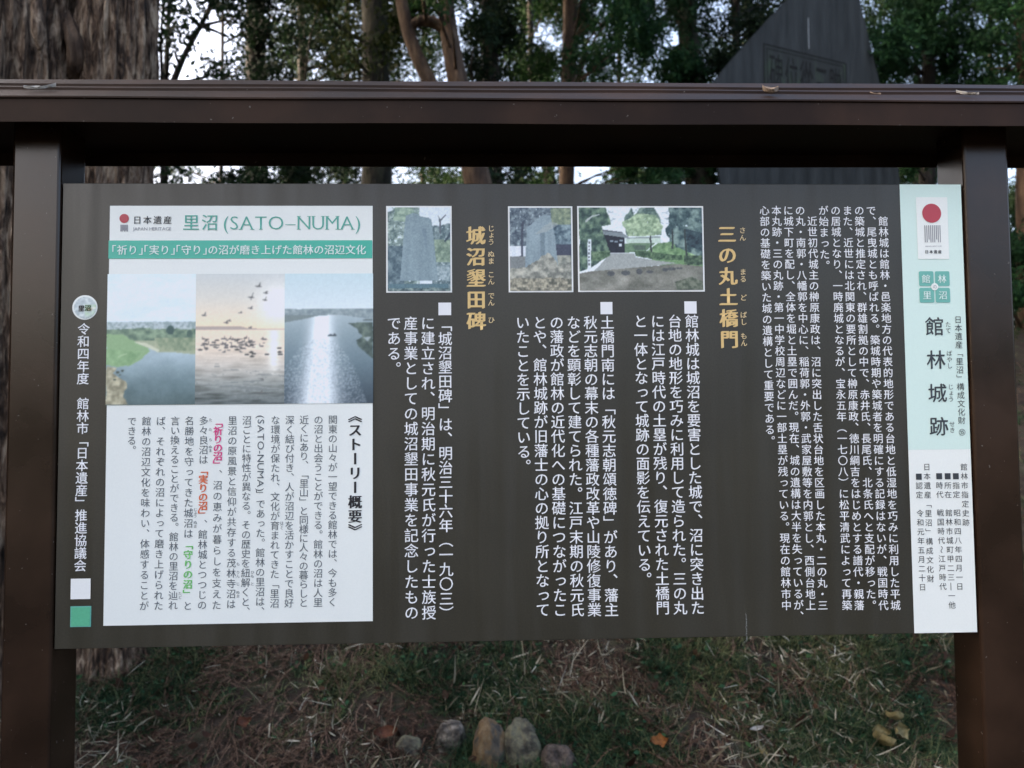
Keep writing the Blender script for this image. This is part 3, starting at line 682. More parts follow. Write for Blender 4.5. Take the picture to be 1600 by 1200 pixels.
class Text:
    def __init__(self): self.parts = []
    def put(self, ch, cx, cz, sx, sz=None, y=L1, off=0.0, rot=0.0, heavy=0.0):
        """one character centred at (cx, cz) in a cell of size sx, sz"""
        sz = sz or sx; V, F = glyph(ch)
        if V is None: return
        q = V - np.array([0.5, 0.38]); 
        if rot: c, s = math.cos(rot), math.sin(rot); q = np.stack([q[:, 0] * c - q[:, 1] * s, q[:, 0] * s + q[:, 1] * c], 1)
        # weight comes from stacked copies: `off` thickens all strokes, `heavy` the uprights only, as in a Ming face
        for i, (dx, dz) in enumerate(((0, 0),) if not (heavy or off) else ((-heavy - off, -off), (0, 0), (heavy + off, off)) if heavy else ((-off, -off * .8), (off, off * .8))):
            self.parts.append((np.stack([cx + (q[:, 0] + dx) * sx, np.full(len(q), y - i * 0.0001), cz + (q[:, 1] + dz) * sz], 1), F))
    def col(self, s, top, bottom, size, y=L1, off=0.006, heavy=0.0, adv=None):
        """vertical column: first cell centre at pixel `top`, last at pixel `bottom`; '　' leaves a cell empty"""
        (x0, z0), (x1, z1) = bd(*top), bd(*bottom); n = len(s); xc = (x0 + x1) / 2
        pitch = (z0 - z1) / max(1, n - 1); k = size * 0.00121 if size else pitch
        for i, ch in enumerate(s):
            if ch in '　 ': continue
            x = xc; z = z0 - pitch * i
            rot = -math.pi / 2 if ch in 'ー～―' else 0
            if ch in 'っょゃゅッ': x += 0.07 * k; z += 0.07 * k
            self.put(VERT.get(ch, ch), x, z, k, k, y, off, rot, heavy)
    def row(self, s, x0, x1, yc, size, y=L1, off=0.006, heavy=0.0, half='「」'):
        """horizontal line filling pixel x0..x1"""
        (a, z), (b, _) = bd(x0, yc), bd(x1, yc)
        w = [0.5 if c in half else 1.0 for c in s]; u = (b - a) / sum(w); k = size * 0.00121; x = a
        for c, ww in zip(s, w):
            cx = x + u * ww / 2
            if c == '「': cx -= 0.30 * k
            if c == '」': cx += 0.30 * k
            self.put(c, cx, z, k, k, y, off, 0, heavy); x += u * ww
    def latin(self, s, x0, x1, base, cap, y=L1, off=0.0, heavy=0.0, serif=0.0):
        """latin line with its baseline at pixel row `base`, cap height `cap` px, fitted to x0..x1"""
        _fc.offset = off; adv = []; 
        for c in s:
            V, F = glyph(c, off); adv.append((0.28 if V is None else V[:, 0].max() - V[:, 0].min()) + 0.075 + serif)
        (a, z), (b, _) = bd(x0, base), bd(x1, base); k = (b - a) / sum(adv); kz = cap * 0.00121 / 0.69; x = a
        for c, w in zip(s, adv):
            V, F = glyph(c, off)
            if V is not None:
                q = V.copy(); q[:, 0] -= q[:, 0].min()
                for i, dx in enumerate((0,) if not heavy else (0, heavy)):
                    self.parts.append((np.stack([x + (q[:, 0] + dx) * k, np.full(len(q), y - i * 0.0001), z + q[:, 1] * kz], 1), F))
                if serif:
                    wd = q[:, 0].max()
                    spots = {'A': [(0.02, 0), (wd - .02, 0)], 'T': [(wd / 2, 0)], 'N': [(.05, 0), (.05, 1), (wd - .05, 1)], 'U': [(.05, 1), (wd - .05, 1)], 'M': [(.05, 0), (wd - .05, 0), (.05, 1), (wd - .05, 1)]}.get(c, [])
                    for sx_, e_ in spots:
                        X0, X1 = x + (sx_ - .085) * k, x + (sx_ + .085 + heavy) * k; Z0 = z + (0 if e_ == 0 else .69 - .028) * kz; Z1 = Z0 + .028 * kz
                        self.parts.append((np.array([(X0, y - .0002, Z0), (X1, y - .0002, Z0), (X1, y - .0002, Z1), (X0, y - .0002, Z1)]), np.array([(0, 1, 2), (0, 2, 3)])))
            x += w * k
    def bar(self, px0, py0, px1, py1, y=L1):
        (a, b), (c, d) = bd(px0, py0), bd(px1, py1)
        self.parts.append((np.array([(a, y, d), (c, y, d), (c, y, b), (a, y, b)]), np.array([(0, 1, 2), (0, 2, 3)])))
    def build(self, name, mat, parent, label=None):
        V, F = merge(self.parts); o = link(name, mesh_np(name, V, F), mat, parent)
        if label: o['label'] = label
        return o

def sheet(name, corners, y, mat, parent, label=None, radius=0):
    """flat printed patch given by pixel corners TL, TR, BR, BL, squared up on the board"""
    q = [bd(*c) for c in corners]
    x0, x1 = (q[0][0] + q[3][0]) / 2, (q[1][0] + q[2][0]) / 2; z1, z0 = (q[0][1] + q[1][1]) / 2, (q[2][1] + q[3][1]) / 2
    bm = bmesh.new()
    if radius:
        pts = []
        for cx, cz, a0 in ((x1 - radius, z1 - radius, 0), (x0 + radius, z1 - radius, 90), (x0 + radius, z0 + radius, 180), (x1 - radius, z0 + radius, 270)):
            for k in range(5): a = R(a0 + k * 22.5); pts.append((cx + radius * math.cos(a), cz + radius * math.sin(a)))
        bm.faces.new([bm.verts.new((a, y, b)) for a, b in pts])
    else:
        bm.faces.new([bm.verts.new(p) for p in ((x0, y, z0), (x1, y, z0), (x1, y, z1), (x0, y, z1))])
    o = link(name, mesh_bm(name, bm), mat, parent)
    if label: o['label'] = label
    return o, (x0, x1, z0, z1)

def disc(name, px, py, r, y, mat, parent, label=None):
    x, z = bd(px, py); r *= 0.00126; bm = bmesh.new()
    bm.faces.new([bm.verts.new((x + r * math.cos(a), y, z + r * math.sin(a))) for a in np.linspace(0, 2 * math.pi, 40, endpoint=False)])
    o = link(name, mesh_bm(name, bm), mat, parent)
    if label: o['label'] = label
    return o

# ------------------------------------------------------------------ the printed photographs, painted point by point
def inside(U, V, poly):
    poly = np.asarray(poly, float); r = np.zeros(U.shape, bool); j = len(poly) - 1
    for i in range(len(poly)):
        xi, yi = poly[i]; xj, yj = poly[j]
        r ^= ((yi > V) != (yj > V)) & (U < (xj - xi) * (V - yi) / (yj - yi + 1e-12) + xi); j = i
    return r

class Painting:
    def __init__(s, w, h, W, H):
        """w x h points; paint coordinates run 0..W, 0..H from the top left"""
        s.w, s.h = w, h; s.X, s.Y = np.meshgrid(np.linspace(0, W, w), np.linspace(0, H, h)); s.C = np.zeros((h, w, 3))
    def n(s, sx, sy, seed=0, o=3):
        return fbm(np.stack([s.X.ravel() * sx, s.Y.ravel() * sy, np.full(s.X.size, seed * 1.37 + .5)], 1), o).reshape(s.X.shape)
    def put(s, mask, col, a=1.0):
        a = (np.asarray(mask, float) * a)[..., None]; s.C = s.C * (1 - a) + np.asarray(col, float) * a
    def poly(s, pts, col, rough=0, sc=.03, a=1.0, seed=1):
        dx = (s.n(sc, sc, seed) - .5) * 2 * rough if rough else 0; dy = (s.n(sc, sc, seed + 9) - .5) * 2 * rough if rough else 0
        s.put(inside(s.X + dx, s.Y + dy, pts), col, a)
    def vgrad(s, stops):
        ys = [p for p, _ in stops]; return np.stack([np.interp(s.Y, ys, [c[k] for _, c in stops]) for k in range(3)], -1)
    def ell(s, cx, cy, rx, ry, col, a=1.0, ang=0.0):
        dx, dy = s.X - cx, s.Y - cy; c, q = math.cos(ang), math.sin(ang)
        s.put(((dx * c + dy * q) / rx) ** 2 + ((-dx * q + dy * c) / ry) ** 2 < 1, col, a)
    def foliage(s, mask, dark, light, sc=.04, seed=1, holes=0.0, sky=(205, 216, 222)):
        f = np.clip((s.n(sc, sc, seed, 5) - .3) * 2.4, 0, 1)[..., None]; s.put(mask, np.asarray(dark) * (1 - f) + np.asarray(light) * f)
        if holes: s.put(mask & (s.n(sc * 1.6, sc * 1.6, seed + 5, 4) > 1 - holes), sky)

def painting_mesh(name, p, x0, x1, z0, z1, y, parent, mask=None, contrast=1.08, grain=4):
    lum = p.n(.055, .055, 31, 4) - .5; fine = p.n(.16, .16, 33, 2) - .5
    for _ in range(2 if contrast < 1.1 else 1):                  # lens softness of the print
        q = np.pad(p.C, ((1, 1), (1, 1), (0, 0)), mode='edge'); p.C = (q[:-2, 1:-1] + q[2:, 1:-1] + q[1:-1, :-2] + q[1:-1, 2:] + 2 * q[1:-1, 1:-1]) / 6
    p.C = 122 + (p.C - 122) * contrast - (10 if contrast > 1.1 else 0) + ((lum * 2.4 + fine * 1.6) * grain)[..., None]
    w, h = p.w, p.h
    X, Z = np.meshgrid(np.linspace(x0, x1, w), np.linspace(z1, z0, h))
    V = np.stack([X.ravel(), np.full(X.size, y), Z.ravel()], 1)
    i = np.arange(h - 1)[:, None] * w + np.arange(w - 1)[None]
    F = np.stack([i + w, i + w + 1, i + 1, i], -1).reshape(-1, 4)
    if mask is not None: F = F[mask[:-1, :-1].ravel()]
    me = mesh_np(name, V, F)
    c = np.ones((w * h, 4), np.float32); c[:, :3] = np.clip(lin(np.clip(p.C, 0, 255)).reshape(-1, 3) * 1.10, 0, .85)
    at_ = me.color_attributes.new('print', 'FLOAT_COLOR', 'POINT'); at_.data.foreach_set('color', c.ravel())
    return link(name, me, M['photo'], parent)

def photo_reeds():
    p = Painting(130, 190, 740, 1115); X, Y = p.X, p.Y + 45
    p.C[:] = (213, 226, 232)
    p.put((p.n(.004, .012, 3) - .45).clip(0, .2), (190, 205, 212), 1.5)
    p.put(Y > 450 + 6 * p.n(.02, .001, 2), (172, 186, 188)); p.put((Y > 455) & (p.n(.06, .06, 4, 4) > .52), (140, 158, 158))
    p.put((Y > 485) & (p.n(.05, .08, 5, 3) > .6), (190, 200, 200))
    p.foliage((Y > 505 + 40 * (p.n(.012, .002, 6) - .3)) & (Y < 640), (88, 112, 98), (140, 162, 136), .03, 7)
    p.put(Y > 615, (158, 168, 142)); p.foliage((Y > 590) & (Y < 700) & (X > 400), (110, 132, 108), (176, 180, 152), .02, 8)
    p.ell(530, 480, 32, 38, (62, 88, 86)); p.ell(690, 510, 22, 30, (75, 100, 92))
    w = p.vgrad([(600, (176, 194, 200)), (760, (146, 166, 172)), (950, (104, 126, 130)), (1115, (80, 100, 102))])
    tex = (p.n(.01, .012, 9) - .5)[..., None] * 30
    shore = np.interp(X, [0, 230, 330, 430, 560, 740], [640, 622, 650, 712, 715, 735])
    p.put(Y > shore, w + tex)
    p.poly([(0, 510), (140, 520), (230, 575), (330, 615), (370, 660), (300, 715), (270, 740), (200, 780), (90, 795), (0, 775)], (138, 168, 128), 14, .02)
    p.foliage(inside(X, Y - 45, [(0, 640), (300, 660), (200, 775), (0, 775)]), (118, 152, 112), (150, 182, 138), .02, 11)
    p.poly([(225, 580), (330, 590), (440, 650), (430, 672), (330, 625)], (196, 200, 178), 4)
    p.poly([(90, 705), (170, 675), (175, 680), (100, 712)], (165, 188, 150), 4)
    p.foliage(inside(X + 40 * (p.n(.03, .03, 12) - .5), Y - 45, [(0, 785), (90, 800), (60, 850), (160, 910), (170, 960), (150, 1040), (185, 1115), (0, 1115)]), (128, 126, 106), (190, 186, 160), .03, 13)
    for a, b, r in ((95, 838, 14), (135, 825, 12), (70, 900, 12), (115, 860, 8)): p.ell(a, b, r, r * .7, (66, 78, 70))
    return p

def photo_birds():
    p = Painting(130, 190, 755, 1110); X, Y = p.X + 35, p.Y + 45
    p.C = p.vgrad([(0, (192, 198, 196)), (200, (208, 206, 196)), (380, (226, 212, 190)), (470, (232, 212, 182)), (485, (230, 212, 190)), (640, (222, 208, 190)), (800, (186, 182, 172)), (950, (140, 146, 142)), (1110, (92, 102, 102))])
    d = np.hypot((X - 735) / 190, (Y - 300) / 190); p.put(np.exp(-d * d * 1.3), (238, 240, 238), .95)
    hill = np.interp(X, [35, 200, 420, 480, 800], [490, 492, 494, 512, 516]); p.put((Y > hill + 5 * p.n(.02, .01, 2)) & (Y < 522), (172, 160, 152))
    rip = p.n(.006, .05, 3, 4) - .5; amt = np.clip((Y - 560) / 420, 0, 1)
    p.C = np.where((Y > 522)[..., None], p.C + (rip * 150 * amt)[..., None], p.C)
    p.put((Y > 760) & (rip * amt > .12), (96, 104, 104), .55)
    g = np.exp(-((X - 700) / (42 + .02 * (Y - 520))) ** 2) * np.clip((940 - Y) / 120, 0, 1) * (Y > 530); p.put(g * (.75 + .5 * rip), (244, 244, 236))
    r = np.random.default_rng(4)
    for k in range(78):
        cx = r.choice([r.uniform(50, 540), r.uniform(180, 520), r.uniform(560, 650)], p=[.45, .45, .1]); cy = 595 + r.random() * 130 * (.5 + .5 * r.random())
        s = r.uniform(10, 20); c = (84 + r.integers(0, 30),) * 3; p.ell(cx - 35, cy - 45, s, s * .34, c)
        if r.random() < .45: p.ell(cx - 35 + r.choice([-1, 1]) * s * .8, cy - 45 - s * .6, 3.4, s * .8, c)
    for cx, cy in ((510, 715), (530, 730), (470, 735), (515, 750), (385, 692), (75, 692), (640, 735), (750, 715), (755, 735), (745, 682)): p.ell(cx - 35, cy - 45, 20, 7, (70, 72, 72))
    for cx, cy, s, up in ((565, 150, 34, 1), (625, 208, 26, 0), (505, 245, 30, 2), (620, 268, 24, 1), (415, 378, 22, 1), (498, 338, 22, 0), (105, 398, 26, 1), (290, 460, 26, 0), (318, 446, 18, 0), (495, 506, 22, 0), (600, 945, 18, 0), (590, 1055, 26, 0)):
        c = (96, 98, 98) if cy < 900 else (110, 112, 110); a, b = cx - 35, cy - 45
        p.ell(a, b + s * .1, s * .9, s * .2, c, 1, .15); p.poly([(a - s * .1, b), (a + s * .45, b), (a + s * (.55 if up else .9), b - s * (1.3 if up else .55)), (a + s * .2, b - s * .5)], c)
        if up == 2: p.poly([(a - s * .1, b), (a + s * .3, b), (a - s * .1, b + s * .9)], c)
    return p

def photo_river():
    p = Painting(130, 190, 745, 1100); X, Y = p.X + 30, p.Y + 45
    p.C = p.vgrad([(0, (188, 208, 212)), (300, (206, 218, 221)), (1100, (206, 218, 221))])
    p.foliage(Y > 345 + 10 * (p.n(.02, .01, 2) - .5), (118, 134, 138), (160, 174, 176), .04, 3)
    p.put((Y > 395) & (Y < 470) & (X < 300), (120, 134, 134))
    edge = np.interp(X, [30, 150, 300, 400, 510, 640, 775], [460, 440, 408, 398, 398, 418, 432]) + 8 * (p.n(.02, .02, 5) - .5)
    w = p.vgrad([(340, (166, 182, 186)), (520, (134, 152, 158)), (750, (104, 124, 132)), (1000, (70, 86, 96)), (1100, (58, 72, 82))])
    p.put(Y > edge, w); t = np.clip((Y - 400) / 740, 0, 1)
    cx = 345 - 30 * t; ww = 80 + 85 * t; g = np.exp(-((X - cx) / ww) ** 2); p.put((Y > edge) * np.clip(g * (1.35 - .35 * t), 0, 1), (228, 238, 242))
    spark = p.n(.14, .14, 7, 2); g2 = np.exp(-((X - cx) / (90 + 190 * t)) ** 2) * np.clip((Y - 560) / 300, 0, 1)
    p.put((Y > edge) & (spark < .46), (86, 100, 108), 1); p.C = p.C * 1
    p.put(Y > edge, w, 0.0)
    p.C = np.where((Y > edge)[..., None], (w * (1 - np.clip(g * 1.3, 0, 1)[..., None]) + np.array((230, 239, 243)) * np.clip(g * 1.3, 0, 1)[..., None]), p.C)
    p.put((g2 > .12) & (spark > .57 - .06 * g2), (206, 217, 222), .38); p.put((g2 > .12) & (spark < .40), (98, 112, 120), .28)
    p.foliage(inside(X + 20 * (p.n(.03, .03, 8) - .5), Y, [(560, 470), (680, 460), (775, 462), (775, 770), (735, 740), (690, 700), (640, 655), (640, 610), (690, 580), (650, 545), (640, 515)]), (62, 78, 76), (108, 124, 114), .03, 9)
    p.poly([(690, 540), (730, 540), (700, 578), (660, 545)], (150, 164, 166), 5); p.put(inside(X, Y, [(680, 436), (775, 432), (775, 452), (690, 448)]), (104, 118, 120))
    p.ell(400, 527, 40, 7, (66, 78, 84)); p.ell(385, 520, 8, 8, (74, 86, 92)); p.ell(420, 519, 8, 9, (66, 76, 82))
    return p

def photo_slab():
    p = Painting(120, 160, 780, 1035); X, Y = p.X + 85, p.Y + 80
    p.C[:] = (206, 216, 222)
    p.foliage((X < 480) & (p.n(.006, .006, 2) * 500 + Y * .6 > 240), (92, 112, 112), (168, 184, 176), .03, 3, .36)
    p.foliage((X > 640) & (Y > 300 + 160 * (p.n(.01, .01, 4) - .5)), (80, 100, 106), (150, 166, 166), .03, 5, .3)
    p.foliage(inside(X, Y, [(180, 80), (400, 80), (430, 170), (300, 260), (150, 240)]), (120, 142, 130), (165, 184, 166), .03, 6)
    p.foliage((X < 290) & (Y > 560), (78, 98, 108), (128, 146, 150), .025, 7); p.foliage((X > 660) & (Y > 480) & (Y < 760), (108, 128, 116), (160, 176, 156), .025, 8)
    p.poly([(640, 130), (665, 150), (668, 330), (650, 330)], (96, 104, 112)); p.poly([(620, 90), (660, 150), (720, 90), (730, 96), (668, 165), (645, 150)], (110, 118, 124))
    p.poly([(860, 200), (700, 420), (720, 430), (865, 260)], (72, 88, 98), 12)
    p.foliage(inside(X, Y, [(700, 820), (865, 780), (865, 1000), (700, 960)]), (120, 138, 142), (176, 190, 194), .04, 9)
    c = (134, 152, 158); st = ((p.n(.02, .002, 10) - .5) * 26)[..., None]
    p.put(inside(X, Y, [(312, 185), (400, 148), (440, 155), (500, 193), (600, 210), (632, 235), (655, 430), (712, 985), (238, 985), (292, 350)]), np.array(c) + st)
    p.poly([(430, 260), (485, 260), (485, 520), (470, 520), (455, 380), (430, 330)], (112, 130, 140), 8, a=.6)
    p.poly([(100, 1028), (225, 985), (740, 985), (845, 1030)], (154, 168, 172)); p.put((Y > 1028) & (X > 95) & (X < 845), (98, 124, 132))
    p.foliage((Y > 1070) & (Y > 1095 - 30 * p.n(.02, .01, 3)), (76, 94, 98), (150, 166, 160), .03, 12)
    return p

def photo_stele():
    p = Painting(120, 160, 770, 1025); X, Y = p.X + 88, p.Y + 88
    p.C[:] = (202, 210, 216)
    p.foliage((Y < 560) | (X > 300), (74, 86, 98), (142, 156, 160), .028, 3, .30)
    p.foliage(inside(X, Y, [(600, 90), (860, 90), (860, 300), (620, 330)]), (104, 120, 108), (156, 166, 140), .03, 5); p.foliage((X > 620) & (Y > 300) & (Y < 560), (70, 88, 100), (150, 168, 172), .03, 6, .25)
    for a in ([(150, 170), (178, 170), (160, 690), (115, 690)], [(240, 200), (275, 200), (278, 760), (225, 690)], [(290, 330), (305, 330), (280, 600), (262, 600)]): p.poly(a, (82, 90, 102), 6)
    p.put((X < 230) & (Y > 560) & (Y < 685) & (p.n(.02, .02, 8) > .3) & ~((X > 110) & (X < 165)), (208, 214, 220))
    p.put((X > 660) & (Y > 540) & (Y < 690), (78, 84, 98))
    p.put(Y > 690 + 20 * (p.n(.02, .01, 9) - .5), (128, 134, 134)); p.foliage((X > 640) & (Y > 675), (120, 126, 120), (170, 172, 160), .03, 10)
    st = ((p.n(.02, .003, 11) - .5) * 30)[..., None]
    p.put(inside(X, Y, [(308, 335), (440, 220), (520, 170), (600, 186), (652, 430), (692, 830), (275, 830), (290, 550)]), np.array((138, 154, 160)) + st)
    p.poly([(380, 310), (440, 310), (440, 660), (385, 660)], (108, 124, 132), 14, a=.65); p.poly([(310, 335), (440, 225), (520, 172), (600, 188), (606, 215), (460, 300), (330, 330)], (162, 170, 168), 6, a=.6)
    m = inside(X + 70 * (p.n(.015, .015, 13) - .5), Y + 60 * (p.n(.02, .02, 14) - .5), [(90, 840), (280, 820), (400, 760), (560, 640), (700, 800), (860, 760), (860, 1115), (90, 1115)])
    p.foliage(m, (116, 120, 114), (186, 186, 174), .022, 15); p.foliage(Y > 960 + 60 * (p.n(.01, .01, 16) - .5), (98, 100, 92), (182, 178, 160), .03, 17)
    return p

def photo_gate():
    p = Painting(220, 146, 1460, 965); X, Y = p.X + 75, p.Y + 80
    p.C[:] = (214, 223, 228)
    p.put((Y < 300) & (np.abs(p.n(.004, .02, 2, 4) - .5) < .018), (160, 172, 176))
    p.foliage(inside(X + 60 * (p.n(.01, .01, 3) - .5), Y, [(620, 200), (690, 80), (740, 180), (820, 80), (980, 80), (1040, 200), (1050, 400), (620, 400)]), (86, 106, 102), (140, 160, 148), .03, 4, .18)
    p.foliage(inside(X + 70 * (p.n(.01, .01, 5) - .5), Y + 40 * (p.n(.01, .01, 6) - .5), [(600, 260), (760, 150), (980, 170), (1080, 300), (1040, 400), (860, 420), (640, 410)]), (124, 146, 122), (184, 202, 172), .03, 7, .2)
    p.foliage(X + 130 * (p.n(.008, .008, 8) - .5) > 1130, (62, 82, 86), (134, 154, 148), .02, 9, .24); p.foliage(inside(X + 50 * (p.n(.01, .01, 10) - .5), Y, [(1340, 330), (1535, 380), (1535, 600), (1350, 520)]), (40, 54, 64), (86, 106, 108), .02, 11, .1)
    p.put(inside(X, Y, [(620, 445), (1040, 435), (1040, 495), (640, 500)]), (186, 202, 192)); p.put(inside(X, Y, [(610, 500), (980, 495), (860, 590), (610, 610)]), (112, 136, 112))
    p.put(inside(X, Y, [(700, 520), (860, 520), (855, 575), (735, 575)]), (92, 108, 98)); p.put(inside(X, Y, [(640, 430), (1040, 415), (1040, 437), (640, 447)]), (146, 160, 158))
    p.put(inside(X, Y, [(360, 395), (615, 430), (610, 610), (370, 610)]), (46, 50, 60)); p.put(inside(X, Y, [(325, 345), (560, 362), (600, 385), (680, 440), (630, 436), (370, 398)]), (132, 142, 146)); p.put(inside(X, Y, [(325, 335), (595, 368), (595, 380), (325, 350)]), (92, 100, 108))
    for a, b in ((460, 473), (512, 480), (570, 468)): p.put((abs(X - a) < 20) & (abs(Y - b) < 9), (140, 152, 160))
    p.put((abs(X - 561) < 17) & (abs(Y - 520) < 16), (196, 204, 210))
    p.poly([(850, 590), (1000, 490), (1100, 468), (1180, 470), (1300, 530), (1535, 640), (1535, 720), (900, 670)], (118, 148, 110), 12); p.foliage(inside(X, Y, [(860, 600), (1000, 500), (1180, 480), (1280, 640), (900, 660)]), (98, 126, 96), (142, 170, 130), .03, 12)
    p.poly([(1290, 525), (1330, 540), (1535, 635), (1400, 640)], (160, 186, 146), 5)
    for a in ([(835, 330), (850, 330), (862, 560), (842, 560)], [(1095, 250), (1112, 250), (1115, 480), (1092, 480)], [(1240, 250), (1262, 250), (1285, 620), (1330, 740), (1290, 740), (1255, 560)]): p.poly(a, (66, 74, 74), 8)
    p.put(inside(X, Y, [(300, 770), (440, 615), (720, 618), (740, 660), (980, 700), (1230, 730), (980, 760), (230, 830)]), (156, 162, 160))
    p.foliage(inside(X, Y + 14 * (p.n(.03, .03, 13) - .5), [(725, 592), (880, 590), (1100, 625), (1290, 640), (1300, 700), (980, 690), (740, 650)]), (62, 84, 68), (116, 138, 108), .04, 14); p.foliage(inside(X, Y, [(1310, 640), (1535, 640), (1535, 760), (1310, 740)]), (58, 76, 66), (112, 132, 104), .04, 15)
    g = ((p.n(.006, .012, 16, 5) - .5) * 70)[..., None]; p.put(Y > np.interp(X, [75, 200, 980, 1230, 1535], [850, 826, 762, 740, 770]), np.array((124, 126, 118)) + g)
    p.put(np.clip(p.n(.004, .006, 17) - .5, 0, .3) * 3 * (Y > 780), (166, 166, 158), .9); p.foliage(inside(X, Y, [(1200, 950), (1400, 890), (1535, 950), (1535, 1045), (1220, 1045)]), (82, 92, 80), (128, 134, 120), .03, 18)
    for a, b, w_, h_ in ((370, 770, 45, 30), (545, 765, 55, 28), (705, 748, 36, 34), (830, 752, 40, 18), (1010, 728, 34, 22), (1090, 718, 50, 18), (1180, 712, 40, 12)): p.ell(a, b, w_, h_, (92, 96, 98))
    p.foliage(inside(X + 60 * (p.n(.01, .01, 19) - .5), Y, [(75, 80), (400, 80), (450, 280), (340, 300), (400, 480), (440, 600), (330, 700), (220, 780), (75, 830)]), (56, 76, 74), (128, 150, 128), .022, 20, .12)
    p.foliage(inside(X, Y, [(220, 600), (440, 580), (440, 640), (330, 700), (225, 700)]), (70, 92, 74), (130, 152, 124), .03, 21)
    p.poly([(75, 150), (150, 95), (240, 78), (260, 84), (160, 112), (78, 180)], (176, 184, 182), 5)
    p.put(inside(X, Y, [(176, 448), (218, 448), (210, 800), (168, 800)]), (206, 214, 218))
    for k in range(7): p.put((abs(X - 193 + k) < 9) & (abs(Y - (490 + k * 42)) < 11), (104, 112, 118))
    return p

def emblem_round():
    p = Painting(40, 40, 650, 650); X, Y = p.X + 238, p.Y + 195
    p.C[:] = (176, 188, 188); p.foliage(X > -1, (150, 164, 168), (206, 214, 212), .02, 3)
    p.put(np.clip(p.n(.008, .008, 5) - .35, 0, .5) * 2 * (X > 560) * (Y > 430), (166, 196, 158), 1); p.ell(460, 375, 90, 50, (190, 168, 150), .8); p.ell(600, 340, 90, 40, (214, 216, 200), .8)
    p.ell(480, 660, 120, 26, (150, 160, 172), .8); p.ell(450, 695, 90, 22, (220, 228, 232)); p.ell(540, 765, 60, 20, (224, 232, 230)); p.ell(480, 390, 60, 18, (158, 128, 104), .7)
    return p

